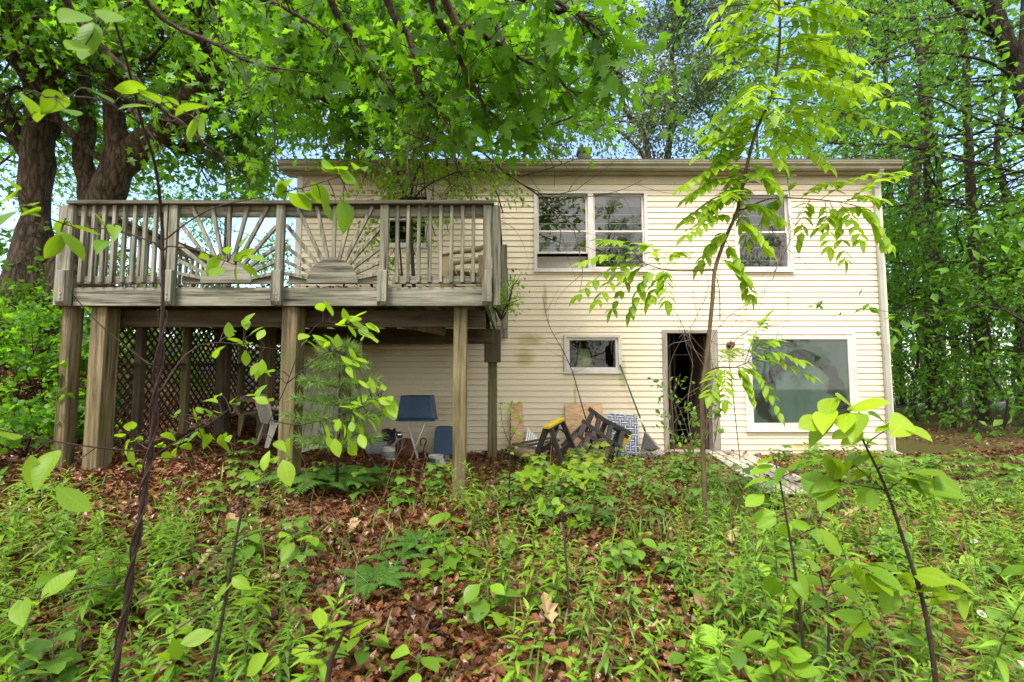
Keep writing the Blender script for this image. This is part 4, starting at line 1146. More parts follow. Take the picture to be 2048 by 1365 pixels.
for k in range(nh):
    z = z0 + (z1 - z0 - .04) * k / (nh - 1)
    for ci, wd in ((0, .044), (1, .018)):
        m.cur = ci; strap(T(-w_ / 2, z, -.014 - .003 * ci), T(w_ / 2, z, -.014 - .003 * ci), .006, nv, (k + 1) * math.pi, wd, 'h')
m.cur = 0
wb = m.build('webbing', [M['webb'], M['webw']], t)

# leaf rake
a, b = U(1240, 730, YW - .06), U(1290, 862, 8.45)
t = thing('leaf_rake', 'green-handled leaf rake with black fan head leaning upside up on the siding', 'rake', (b.x, 8.45, GZ(b.x, 8.4)))
m = MB(); m.tube([a, a.lerp(b, .82)], .0135, 10); m.build('handle', M['green_pole'], t, smooth=True)
m = MB(); m.tube([a.lerp(b, .82), a.lerp(b, .92)], .016, 10); m.build('ferrule', M['white_metal'], t, smooth=True)
m = MB(); m.tube([a.lerp(b, .92), b], .018, 10); m.build('socket', M['green_pole'], t, smooth=True)
m = MB(); N = 22
tips = []
for k in range(N):
    s = k / (N - 1); tip = U(1275 + 50 * s + 5, 915 - 12 * abs(s - .5), 8.1 + .05 * math.sin(s * 3)); tip.z = max(tip.z, GZ(tip.x, tip.y) + .02)
    md = b.lerp(tip, .6) + Vector((0, -.0, .01)); tips.append(tip)
    m.bar(b, md, .011, .004, up=(0, 1, 0)); m.bar(md, tip, .011, .004, up=(0, 1, 0)); m.bar(tip, tip + Vector((0.005, -.02, -.035)), .011, .004, up=(0, 1, 0))
for f in (.35, .75):
    for k in range(N - 1): m.bar(b.lerp(tips[k], f) + Vector((0, -.004, 0)), b.lerp(tips[k + 1], f) + Vector((0, -.004, 0)), .012, .003, up=(0, 1, 0))
w0 = [b, b.lerp(tips[0], .72), b.lerp(tips[-1], .72)]
m.prism([b + Vector((0, .004, 0)), b.lerp(tips[-1], .78) + Vector((0, .004, 0)), b.lerp(tips[0], .78) + Vector((0, .004, 0))], (0, .004, 0))
m.build('fan_head', M['black_plastic'], t)

# stone and whitewashed walkway boards
p = U(1456, 898, 8.5); m = MB(); m.lathe([(.09 * math.sin(math.pi * i / 8), -.075 * math.cos(math.pi * i / 8)) for i in range(9)], (p.x, 8.5, GZ(p.x, 8.5) + .05), 11); m.v = [(x + random.uniform(-.012, .012), y + random.uniform(-.012, .012), z + random.uniform(-.012, .012)) for x, y, z in m.v]
tag(m.build('stone', M['stone']), 'rounded grey stone by the wall right of the doorway', 'stone')
A, B = G(1432, 912), G(1570, 1000)
u = (B - A); L = u.length; u.normalize(); v = Vector((-u.y, u.x, 0)).normalized()
ramp_ = thing('board_walk', 'whitewashed plank walkway lying on the ground before the doorway', 'walkway', A)
for k in range(5):
    o_ = v * ((k - .6) * .145)
    s0 = random.uniform(-.1, .1)
    P = A + o_ + u * s0; Q = A + o_ + u * (L + random.uniform(-.2, .15))
    m = MB(); m.bar((P.x, P.y, GZ(P.x, P.y) + .06), (Q.x, Q.y, GZ(Q.x, Q.y) + .05), .125, .025); m.build('plank', M['plank'], ramp_, .004)
for s in (.12, .5, .88):
    P = A + u * L * s - v * .25; Q = A + u * L * s + v * .78
    m = MB(); m.bar((P.x, P.y, GZ(P.x, P.y) + .022), (Q.x, Q.y, GZ(Q.x, Q.y) + .022), .08, .045); m.build('bearer', M['post_x'], ramp_)
# ================================================================== TREES
def grow(mb, A, D, p, d, L, r, lev, rng, kids=(5, 4), spread=0.85, grav=0.04, wander=0.16, ratio=0.55, nseg=5, start=0.25):
    p = Vector(p); d = Vector(d).normalized(); pts = [p.copy()]; ds_ = [d.copy()]
    for i in range(nseg):
        d = (d + Vector(rng.normal(size=3)) * wander + Vector((0, 0, -grav))).normalized()
        p = p + d * (L / nseg); pts.append(p.copy()); ds_.append(d.copy())
    last = lev >= len(kids)
    if r > 0.0022: mb.tube(pts, taper(nseg + 1, r, r * (.3 if last else .45)), 6 if r > .05 else (4 if r > .015 else 3), cap=False)
    if last:
        for q, dd in zip(pts[1:], ds_[1:]): A.append(q); D.append(dd)
        return
    for k in range(kids[lev]):
        t = start + (1 - start) * (k + rng.uniform(0, 1)) / kids[lev]
        i = min(int(t * nseg), nseg - 1); f = t * nseg - i
        b = pts[i].lerp(pts[i + 1], f)
        a = Vector(rng.normal(size=3)); a = (a - ds_[i] * a.dot(ds_[i])).normalized()
        s = spread * rng.uniform(.6, 1.25)
        nd = ds_[i] * math.cos(s) + a * math.sin(s)
        grow(mb, A, D, b, nd, L * ratio * rng.uniform(.7, 1.25), r * .5 * (1 - .4 * t) / .8, lev + 1, rng, kids, spread, grav, wander, ratio, nseg, start)

def limb(mb, path, r0, r1, n=9, sub=4, wob=0.0):
    P = smoothpath(path, sub)
    R = list(np.interp(np.linspace(0, len(r0) - 1, len(P)), np.arange(len(r0)), r0)) if isinstance(r0, list) else taper(len(P), r0, r1)
    mb.tube(P, R, n, cap=True)
    return P, R

def nvec(v): return np.array([tuple(q) for q in v])

def rough(mb, amt, n0=0):
    rng = np.random.default_rng(3)
    mb.v[n0:] = [(x + rng.normal() * amt, y + rng.normal() * amt, z) for x, y, z in mb.v[n0:]]

# ---- the old maple left of the deck
rng = np.random.default_rng(21)
Ym = 9.0
b = U(45, 720, Ym)
maple = thing('maple_tree', 'old many-stemmed maple with rugged bark left of the deck', 'tree', (b.x, Ym, GZ(b.x, Ym)))
tm = MB(); A, D = [], []
def W3(*l): return [U(x, y, Y) for x, y, Y in l]
stems = [
    (W3((25, 800, 9.0), (40, 690, 9.0), (66, 560, 9.0), (70, 430, 9.0), (76, 320, 9.0), (86, 210, 9.0), (70, 90, 9.0), (40, -60, 9.2), (20, -300, 9.5)), [.95, .72, .40, .215, .255, .23, .19, .15, .1], None, 14),
    (W3((60, 760, 9.1), (90, 640, 9.1), (150, 520, 9.1), (205, 410, 9.1), (238, 320, 9.1), (262, 270, 9.1)), [.6, .42, .29, .29, .26, .18], None, 14),
    (W3((225, 350, 9.1), (290, 285, 9.0), (345, 245, 8.8), (395, 165, 8.6), (420, 120, 8.5), (462, 55, 8.4), (490, -10, 8.3), (520, -140, 8.2)), .25, .08, 10),
    (W3((190, 440, 9.2), (168, 340, 9.3), (172, 230, 9.4), (160, 90, 9.5), (150, -80, 9.6)), .20, .08, 10),
    (W3((240, 310, 9.1), (225, 200, 9.0), (250, 80, 8.9), (260, -100, 8.8)), .20, .07, 9),
    (W3((70, 315, 9.0), (35, 270, 8.9), (5, 190, 8.8), (-40, 60, 8.7)), .11, .05, 8),
    (W3((66, 330, 9.0), (20, 270, 8.8), (-40, 230, 8.6), (-160, 130, 8.4)), .10, .05, 8),
    (W3((85, 230, 9.0), (130, 120, 8.6), (210, 20, 8.2), (280, -120, 8.0)), .10, .04, 8),
    (W3((345, 245, 8.8), (470, 190, 8.0), (600, 190, 7.6), (740, 210, 7.3), (880, 270, 7.1), (1000, 310, 7.0)), .09, .015, 7),
    (W3((395, 165, 8.6), (520, 90, 7.8), (660, 80, 7.3), (800, 120, 7.0), (930, 190, 6.8)), .08, .015, 7),
    (W3((462, 55, 8.4), (580, -20, 7.6), (740, -20, 6.9), (880, 30, 6.6), (1010, 110, 6.4)), .08, .015, 7),
    (W3((300, 280, 9.0), (380, 300, 9.6), (480, 310, 10.2), (560, 330, 10.8)), .06, .012, 6),
    (W3((250, 80, 8.9), (380, 30, 9.8), (520, 60, 10.8), (640, 130, 11.6)), .08, .012, 6),
    (W3((60, 640, 9.0), (130, 600, 8.9), (150, 540, 9.0)), .32, .25, 10),
]
for i, (path, r0, r1, n) in enumerate(stems):
    P, R = limb(tm, path, r0, r1, n, 5)
    if i in (13,): continue
    st0 = 0.55 if i in (0, 1, 3) else 0.22
    L = sum((b - a).length for a, b in zip(P, P[1:]))
    cnt = {0: 14, 1: 2, 2: 12, 3: 9, 4: 10}.get(i, int(4 + L * 2.6))
    for k in range(cnt):
        t = st0 + (1 - st0) * (k + rng.uniform()) / cnt
        j = min(int(t * (len(P) - 1)), len(P) - 2)
        dirr = Vector(rng.normal(size=3)); dirr.z = abs(dirr.z) * .35 - .1; dirr.y -= .15
        dirr = (dirr.normalized() + (P[j + 1] - P[j]).normalized() * .6)
        grow(tm, A, D, P[j], dirr, rng.uniform(1.2, 2.3) * (1.25 if i < 9 else .8), max(.02, R[j] * .3), 0, rng, (5, 3), .8, .05)
# root flare
for a in np.linspace(0, 2 * math.pi, 8)[:-1]:
    q = Vector((b.x + .1, Ym, GZ(b.x, Ym)))
    e = q + Vector((math.cos(a) * 1.25, math.sin(a) * .9, 0)); e.z = GZ(e.x, e.y) - .05
    tm.tube(smoothpath([q + Vector((0, 0, .95)), q + Vector((math.cos(a) * .55, math.sin(a) * .45, .42)), e], 4), taper(9, .34, .06), 8)
from mathutils import noise as mnoise
tm.v = [tuple(Vector(q) + mnoise.noise_vector(Vector(q) * 2.3) * .075 + mnoise.noise_vector(Vector(q) * 6.5) * .022) if q[0] < -5 else q for q in tm.v]
tm.build('trunk', M['bark'], maple, smooth=True)
A = nvec(A); D = nvec(D)
ok = ~((A[:, 2] < 2.6) & (A[:, 0] > -5.2))
# keep the crown above the house roof and out of its wall
ok &= ~((A[:, 0] > -4.6) & (A[:, 1] > 8.1) & (A[:, 2] < 5.6))
ppx, ppy = proj(A[:, 0], A[:, 1], A[:, 2])
ok &= ~((ppx > 540) & (ppy > 285)) & ~((ppy > 400) & (ppx > 60))
ok &= ~((A[:, 1] < 9.1) & (ppx > 25) & (ppx < 300) & (ppy > 120)) & ~((A[:, 1] < 8.9) & (ppx > 290) & (ppx < 480) & (ppy < 270) & (rng.uniform(size=len(A)) < .6))
A, D = A[ok], D[ok]
build_leaves('crown', [foliage(A, D, 5, .118, MAPLE_S, .17, .75, .4, rng)], M['maple'], maple)

# ---- maple beside the photographer, its branches hang over the top of the picture
rng = np.random.default_rng(5)
near = thing('maple_tree', 'large-leaved maple whose dark branches hang across the top of the view', 'tree', (-4.3, -1.2, GZ(-4.3, -1.2)))
tm = MB(); A, D = [], []
g0 = Vector((-4.3, -1.2, GZ(-4.3, -1.2)))
P, R = limb(tm, [g0 - Vector((0, 0, .2)), g0 + Vector((.05, .1, 1.6)), g0 + Vector((.2, .4, 3.4)), g0 + Vector((.5, .9, 5.2)), g0 + Vector((1.0, 1.4, 7.5))], .30, .12, 12)
hub = g0 + Vector((.35, .6, 4.4))
PB = [
    (W3((281, -10, 3.6), (440, 92, 3.7), (510, 128, 3.7), (616, 145, 3.75)), (-2.7, 2.4, 4.9)),
    (W3((120, -20, 3.4), (198, 88, 3.5), (264, 150, 3.5), (325, 220, 3.55), (365, 246, 3.6), (409, 286, 3.6), (484, 343, 3.7)), (-2.8, 2.2, 4.5)),
    (W3((661, 0, 3.1), (692, 51, 3.2), (733, 109, 3.3), (778, 174, 3.35), (819, 219, 3.4), (860, 243, 3.4)), (-1.6, 2.2, 4.9)),
    (W3((774, 0, 3.0), (812, 61, 3.1), (826, 113, 3.15), (839, 178, 3.2), (873, 222, 3.25), (905, 250, 3.3)), (-1.3, 2.1, 4.9)),
    (W3((863, 0, 2.9), (894, 58, 3.0), (928, 137, 3.05), (955, 188, 3.1), (980, 226, 3.15), (1020, 255, 3.2)), (-1.0, 2.0, 4.9)),
    (W3((890, 0, 2.8), (938, 55, 2.9), (980, 79, 2.95), (1027, 109, 3.0), (1106, 154, 3.1), (1150, 190, 3.1)), (-1.0, 1.9, 4.9)),
    (W3((1000, -60, 2.5), (1070, -20, 2.6), (1140, 20, 2.7), (1200, 60, 2.75)), (-.8, 1.7, 4.7)),
    (W3((480, -60, 3.3), (560, 10, 3.4), (640, 60, 3.5), (700, 130, 3.6)), (-2.0, 2.2, 5.0)),
    (W3((1060, -40, 2.7), (1150, 20, 2.75), (1200, 90, 2.8), (1235, 150, 2.85)), (-.7, 1.6, 4.6)),
    (W3((960, -20, 3.1), (1020, 120, 3.2), (1050, 220, 3.25), (1085, 290, 3.3)), (-.9, 2.0, 4.7)),
]
for path, via in PB:
    full = [hub, Vector(via)] + path
    Pp = smoothpath(full, 4); tm.tube(Pp, taper(len(Pp), .035, .004), 6)
    Pv = Pp[8:]
    for k, q in enumerate(Pv):
        f = k / len(Pv)
        for _ in range(1 if f < .3 else 3):
            dd = Vector(rng.normal(size=3)) * .7 + Vector((.35, .1, -.25))
            pts = [q]; 
            d0 = dd.normalized(); L = rng.uniform(.12, .38)
            for i in range(3):
                d0 = (d0 + Vector(rng.normal(size=3)) * .25 + Vector((0, 0, -.12))).normalized(); pts.append(pts[-1] + d0 * L / 3); A.append(pts[-1]); D.append(d0)
            tm.tube(pts, taper(4, .0045, .0018), 3, cap=False)
for k in range(9):
    dirr = Vector((rng.uniform(-1, 1), rng.uniform(-1, 1), rng.uniform(.1, .9)))
    grow(tm, [], [], P[-2 - k % 4], dirr, 2.2, .06, 0, rng, (4,), .8)
tm.build('trunk', M['bark'], near, smooth=True)
A = nvec(A); D = nvec(D)
ppx, ppy = proj(A[:, 0], A[:, 1], A[:, 2]); ok = (ppy < 300) & ~((ppy > 235) & (ppx < 900)) & (rng.uniform(size=len(A)) < np.where(ppx < 620, .35, .60)); A, D = A[ok], D[ok]
build_leaves('crown', [foliage(A, D, 1, .118, MAPLE, .055, .30, .75, rng, .3, .35)], M['nearmaple'], near)
print('near maple leaves', len(A) * 2)

# ---- forest trees: four kinds of crown, copied with their trunks
def forest_tree(name, seed, H, r, z0, spreadL, leaf, per, mat, kids=(4, 3), nb=34, T=SIMPLE, leany=0.0, twin=False):
    rng = np.random.default_rng(seed)
    t = thing(name, 'x', 'tree', (0, 0, 0))
    tm = MB(); A, D = [], []
    def one(x0, lx, ly, hh, rr_):
        pts = [Vector((x0, 0, -.3))]
        for i in range(1, 9): 
            f = i / 8; pts.append(Vector((x0 + lx * f + rng.normal() * .10, ly * f + rng.normal() * .10, hh * f)))
        P, R = limb(tm, pts, rr_, rr_ * .18, 9, 3)
        for k in range(nb):
            f = (z0 / hh) + (1 - z0 / hh) * (k + rng.uniform()) / nb
            j = min(int(f * (len(P) - 1)), len(P) - 2)
            a = rng.uniform(0, 2 * math.pi)
            up = -.05 + .7 * f
            L = spreadL * (1.1 - .75 * f ** 2) * rng.uniform(.6, 1.2)
            grow(tm, A, D, P[j], (math.cos(a), math.sin(a), up), L, max(.012, R[j] * .32), 0, rng, kids, .75, .03)
    one(0, rng.normal() * .6, leany, H, r)
    if twin: one(.35, .9 + rng.normal() * .5, .2, H * .9, r * .75)
    tm.build('trunk', M['bark2'], t, smooth=True)
    A_, D_ = nvec(A), nvec(D)
    build_leaves('crown', [foliage(A_, D_, per, leaf, T, .19, 1.05, .25, rng, .35, .35)], M[mat], t, luv=False)
    print(name, seed, 'leaves', len(A_) * per)
    return t
def place(t, x, y, rz, s, label, group):
    t.location = (x, y, GZ(x, y)); t.rotation_euler = (0, 0, rz); t.scale = (s, s, s); t['label'] = label; t['group'] = group
F1 = forest_tree('forest_tree', 31, 17, .17, 3.2, 4.4, .185, 3, 'forest', nb=30)
F2 = forest_tree('forest_tree', 32, 18, .20, 2.6, 4.4, .19, 3, 'forest', twin=True, nb=20)
F3 = forest_tree('forest_tree', 33, 15, .13, 4.0, 3.8, .185, 3, 'forest', nb=28)
US = forest_tree('understory_tree', 34, 5.2, .05, .7, 1.8, .115, 4, 'forest', (3, 3), 16)
US2 = forest_tree('understory_tree', 35, 3.6, .04, .4, 1.5, .105, 4, 'forest', (3, 3), 14)
FG = 'forest trees right of the house'; BG = 'trees standing behind the house'; UG = 'small understory trees right of the house'
spots = [  # px, Y, kind, rot, scale, label
    (1862, 14.5, F2, 0.3, 1.0, 'tall dark double-trunked forest tree just beyond the right house corner', FG),
    (1800, 19, F1, 2.0, 1.05, 'slim forest tree rising above the right end of the gutter', FG),
    (1960, 12.5, F1, 4.0, .95, 'forest tree with layered leafy limbs near the right picture edge', FG),
    (2050, 15, F3, 1.0, 1.1, 'thin forest tree at the right edge above the leafy bank', FG),
    (1910, 19, F3, 3.0, 1.2, 'thin forest tree second from the right corner of the house', FG),
    (1750, 26, F2, 1.5, 1.0, 'broad forest tree deep behind the right end of the roof', FG),
    (1640, 24, F1, 0.7, 1.0, 'forest tree behind the roof to the right of the sapling top', BG),
    (1540, 28, F3, 2.2, 1.35, 'tall thin tree behind the roof in line with the sapling', BG),
    (1850, 29, F1, 1.1, 1.0, 'pale far forest tree seen between nearer trunks', FG),
    (2120, 10.5, F2, 3.7, .8, 'double-trunked tree partly outside the right edge', FG),
    (1010, 34, F2, 3.3, 1.0, 'distant broad tree over the roof left of the vent', BG),
    (760, 32, F1, 2.5, 1.0, 'distant tree behind the roof above the deck window', BG),
    (430, 20, F3, 0.5, .75, 'slender tree seen through the left sunburst of the railing', BG),
    (-90, 14, F1, 3.1, .9, 'leafy tree at the left edge behind the old maple', BG),
    (180, 24, F3, 1.9, 1.0, 'thin tree seen in the fork of the old maple', BG),
]
usp = [(1840, 13.5, US, 1.0, 1.0), (1905, 11.8, US2, 2.0, 1.15), (1985, 11.2, US, 3.0, .9), (2050, 12.5, US2, 4.0, 1.2), (1875, 16.5, US2, .4, 1.5), (2040, 16.5, US, 1.4, 1.2), (1830, 20, US, 2.7, 1.3), (1930, 19, US2, 3.6, 1.6), (2100, 13.5, US, 5.5, 1.0), (1890, 25, US, 4.6, 1.5), (1820, 16, US2, 4.9, 1.4)]
used = set()
def put(spot, kind, rz, s, label, group):
    px, Y = spot; x = U(px, 757, Y).x
    t = kind if id(kind) not in used else copy_tree(kind)
    used.add(id(kind)); place(t, x, Y, rz, s, label, group)
for px, Y, kd, rz, s, lb, gr in spots: put((px, Y), kd, rz, s, lb, gr)
uw = ['by the downspout', 'on the mossy bank', 'in front of the layered forest tree', 'near the right edge', 'beside the double trunk', 'below the thin edge tree', 'behind the downspout', 'among far trunks', 'partly outside the right edge', 'far behind the double trunk', 'low between the house and the double trunk']
for (px, Y, kd, rz, s), w in zip(usp, uw): put((px, Y), kd, rz, s, ('tall' if s > 1.2 else 'small') + ' leafy understory tree ' + w, UG)
# trees behind the photographer, seen mirrored in the panes
fx = np.random.default_rng(9)
for i, (x, y) in enumerate([(-15, -19), (-9, -22), (-3.5, -18), (2, -22), (7, -18), (12, -21), (18, -18), (-21, -17)]):
    t = copy_tree((F2, F1, F3, F2)[i % 4]); place(t, x, y, i * 1.3, .68 + .15 * fx.uniform(), 'tree standing across the yard, mirrored in the house windows', 'trees facing the house')
for i in range(7):
    t = copy_tree((US, US2)[i % 2]); place(t, -18 + 5.8 * i + fx.uniform(-1, 1), -14 - fx.uniform(0, 3), i * 1.7, 1 + .3 * fx.uniform(), 'understory tree across the yard, mirrored in the house windows', 'understory trees facing the house')

# ---- tall grey-leaved tree behind the roof, sparse crown, forked dark trunk
rng = np.random.default_rng(44)
Yt = 17.0
bx = U(1310, 700, Yt).x
gt = thing('tall_tree', 'tall sparse grey-green tree with dark forked trunks behind the roof', 'tree', (bx, Yt, GZ(bx, Yt)))
tm = MB(); A, D = [], []
base = Vector((bx, Yt, GZ(bx, Yt) - .2))
k1 = W3((1312, 420, Yt), (1297, 315, Yt), (1281, 255, Yt), (1251, 222, Yt), (1239, 133, Yt), (1228, 40, Yt), (1220, -90, Yt))
k2 = W3((1290, 360, Yt), (1287, 315, Yt), (1262, 283, Yt), (1226, 253, Yt), (1215, 236, Yt), (1161, 212, Yt - .5), (1100, 200, Yt - 1))
base2 = Vector((U(1345, 700, Yt + 1).x, Yt + 1, GZ(bx, Yt + 1) - .2))
k3 = W3((1330, 420, Yt + 1), (1335, 315, Yt + 1), (1344, 250, Yt + 1), (1351, 185, Yt + 1), (1344, 110, Yt + 1), (1365, 50, Yt + 1), (1377, -20, Yt + 1), (1390, -120, Yt + 1))
k4 = W3((1351, 188, Yt + 1), (1388, 128, Yt + 1), (1421, 80, Yt + .8), (1443, 30, Yt + .6), (1470, -60, Yt + .5))
k5 = W3((1344, 262, Yt + 1), (1375, 225, Yt + .8), (1405, 195, Yt + .6), (1450, 150, Yt + .4))
k6 = W3((1344, 110, Yt + 1), (1320, 50, Yt + 1), (1300, -40, Yt + 1))
for path, r0, r1 in (([base] + k1, .14, .03), (k2, .08, .02), ([base2] + k3, .16, .03), (k4, .08, .02), (k5, .06, .02), (k6, .06, .02)):
    P, R = limb(tm, path, r0, r1, 8, 4)
    for k in range(24):
        t = .35 + .65 * (k + rng.uniform()) / 17; j = min(int(t * (len(P) - 1)), len(P) - 2)
        if P[j].z < 6.2: continue
        dd = Vector(rng.normal(size=3)); dd.z = dd.z * .5 + .2; dd.y *= .5
        grow(tm, A, D, P[j], dd, rng.uniform(1.0, 2.2), max(.015, R[j] * .35), 0, rng, (4, 3), .7, .02)
tm.build('trunk', M['bark2'], gt, smooth=True)
A = nvec(A); D = nvec(D)
build_leaves('crown', [foliage(A, D, 4, .125, SIMPLE, .22, .5, .3, rng, .35, .2)], M['greyleaf'], gt)

# ---- big leaning tree at the top right with long bare boughs
rng = np.random.default_rng(45)
bt = thing('leaning_tree', 'grey-barked leaning tree at top right sending bare dark boughs across', 'tree', (U(2120, 757, 11).x, 11, GZ(U(2120, 757, 11).x, 11)))
tm = MB(); A, D = [], []
gb = Vector(bt.location) - Vector((0, 0, .3))
P, R = limb(tm, [gb] + W3((2110, 500, 11), (2085, 300, 11), (2045, 170, 10.9), (2005, 70, 10.8), (1985, 0, 10.7), (1965, -120, 10.6)), .24, .14, 10)
for path, r in [
    (W3((2030, 130, 10.8), (1985, 60, 10.3), (1920, 20, 10), (1880, -20, 9.8)), .09),
    (W3((2050, 180, 10.9), (1990, 130, 10.2), (1900, 108, 9.6), (1820, 110, 9.2), (1740, 128, 9), (1690, 122, 9)), .035),
    (W3((2048, 160, 10.9), (1960, 30, 10), (1890, 35, 9.5), (1830, 38, 9), (1770, 32, 8.6), (1730, 20, 8.4)), .03),
    (W3((2000, 20, 10.7), (1900, -40, 10), (1780, 10, 9), (1720, 60, 8.6), (1665, 130, 8.3)), .03),
    (W3((1990, 0, 10.7), (1850, -90, 10), (1740, -30, 9), (1650, 40, 8.4), (1560, 55, 8)), .03),
    (W3((1990, 0, 10.7), (1880, -100, 10), (1760, -60, 8.8), (1620, 0, 8), (1480, 10, 7.6), (1400, 20, 7.4)), .03),
    (W3((2010, 90, 10.8), (1950, 60, 10), (1860, 70, 9.5), (1770, 110, 9.2), (1700, 180, 9)), .028),
    (W3((2060, 260, 11), (1960, 240, 10.2), (1880, 200, 9.6), (1800, 190, 9.2), (1720, 210, 9)), .028),
]:
    Pp, Rr = limb(tm, path, r, r * .3, 7)
    for k in range(8):
        j = int(len(Pp) * (.3 + .65 * k / 8)); dd = Vector(rng.normal(size=3)); dd.z = dd.z * .5 - .2
        grow(tm, A, D, Pp[min(j, len(Pp) - 1)], dd + (Pp[min(j + 1, len(Pp) - 1)] - Pp[j - 1]).normalized() * 1.2, rng.uniform(.5, 1.1), .011, 0, rng, (3,), .6, .05)
tm.build('trunk', M['bark2'], bt, smooth=True)
A = nvec(A); D = nvec(D)
sel = rng.uniform(size=len(A)) < .4
build_leaves('crown', [foliage(A[sel], D[sel], 3, .11, SIMPLE, .16, .8, .3, rng)], M['forest'], bt)

# ---- shrubs by the old maple
def shrub(name, label, cat, x, y, H, w, leaf, per, mat, T, seed, nst=7, kids=(4, 3), up=.8, group=None):
    rng = np.random.default_rng(seed); g = Vector((x, y, GZ(x, y)))
    t = thing(name, label, cat, g, group); tm = MB(); A, D = [], []
    for k in range(nst):
        a = rng.uniform(0, 2 * math.pi)
        grow(tm, A, D, g, (math.cos(a) * w, math.sin(a) * w, 1.0), H * rng.uniform(.7, 1.1), .012, 0, rng, kids, .7, .05, start=.35)
    tm.build('stem', M['twig'], t); A = nvec(A); D = nvec(D)
    build_leaves('foliage', [foliage(A, D, per, leaf, T, .06, up, .3, rng)], M[mat], t, smooth=True)
    return t
for i, (px, Y, H, w, s, lb) in enumerate([(15, 6.6, 1.3, .7, 1, 'bright leafy shrub at the left edge in front of the old maple'), (85, 7.4, 1.15, .6, 2, 'leafy shrub between the old maple and the deck corner post'), (-30, 8.0, 1.5, .7, 3, 'leafy shrub at the far left behind the nearer shrub'), (60, 5.9, .8, .7, 4, 'low shrub on leaf litter left of the deck corner post')]):
    shrub('shrub', lb, 'shrub', U(px, 757, Y).x, Y, H, w, .07, 3, 'maple', SEED, 60 + s, 9, (4, 3), group='shrubs by the old maple')
for i, (x, y, H, lb) in enumerate([(-6.6, 8.4, 1.5, 'leafy shrub seen through the front of the lattice skirt'), (-7.4, 10.2, 1.7, 'leafy shrub seen through the middle of the lattice'), (-6.4, 11.5, 1.8, 'leafy shrub seen through the rear of the lattice'), (-8.2, 12.5, 2.0, 'tall leafy shrub behind the lattice shrubs'), (-5.6, 13.5, 1.8, 'leafy shrub beside the left end of the house'), (-7.2, 15, 2.2, 'farther leafy shrub left of the house'), (-9.5, 9.6, 1.6, 'leafy shrub right beside the old maple roots')]):
    shrub('shrub', lb, 'shrub', x, y, H, .65, .085, 3, 'forest', SEED, 80 + i, 9, (4, 3), group='shrubs beyond the lattice')

# ---- young tree growing up through the deck, in front of the window
rng = np.random.default_rng(71)
dt = thing('young_tree', 'small-leaved young tree with dark forked stems growing up behind the deck railing', 'tree', (X_(822, 560, 6.9), 6.9, zf1))
tm = MB(); A, D = [], []
for path, r in [(W3((828, 575, 6.9), (823, 480, 6.9), (822, 400, 6.9), (832, 350, 6.9), (855, 305, 6.9), (880, 260, 6.8)), .028),
                (W3((822, 410, 6.9), (800, 370, 6.9), (792, 320, 7), (775, 260, 7), (772, 200, 7)), .02),
                (W3((823, 405, 6.9), (850, 375, 6.8), (900, 350, 6.7), (955, 335, 6.6)), .014),
                (W3((806, 575, 7.1), (800, 500, 7.1), (796, 440, 7.1)), .018), (W3((800, 370, 6.9), (765, 330, 6.9), (745, 300, 6.9), (700, 250, 6.9)), .01)]:
    P, R = limb(tm, path, r, r * .4, 7)
    for k in range(12):
        j = int(len(P) * (.3 + .68 * k / 12)); dd = Vector(rng.normal(size=3)); dd.z = dd.z * .4 + .05; dd.x *= 1.4
        if P[j].z < 3.5 and rng.uniform() < .6: continue
        grow(tm, A, D, P[j], dd, rng.uniform(.4, .95), .006, 0, rng, (4,), .7, .03)
tm.build('trunk', M['twig'], dt, smooth=True); A = nvec(A); D = nvec(D)
build_leaves('crown', [foliage(A, D, 4, .055, OVAL, .05, .7, .3, rng)], M['oval'], dt)
# creeper at the deck's right corner
cv = shrub('creeper', 'leafy green creeper spilling over the right deck corner', 'creeper', X_(1003, 600, 6.2), 6.2, .5, 1.0, .05, 3, 'oval', OVAL, 77, 7, (4,))
cv.location = (X_(1003, 600, 6.2), 6.2, Z_(640, 6.2)); 

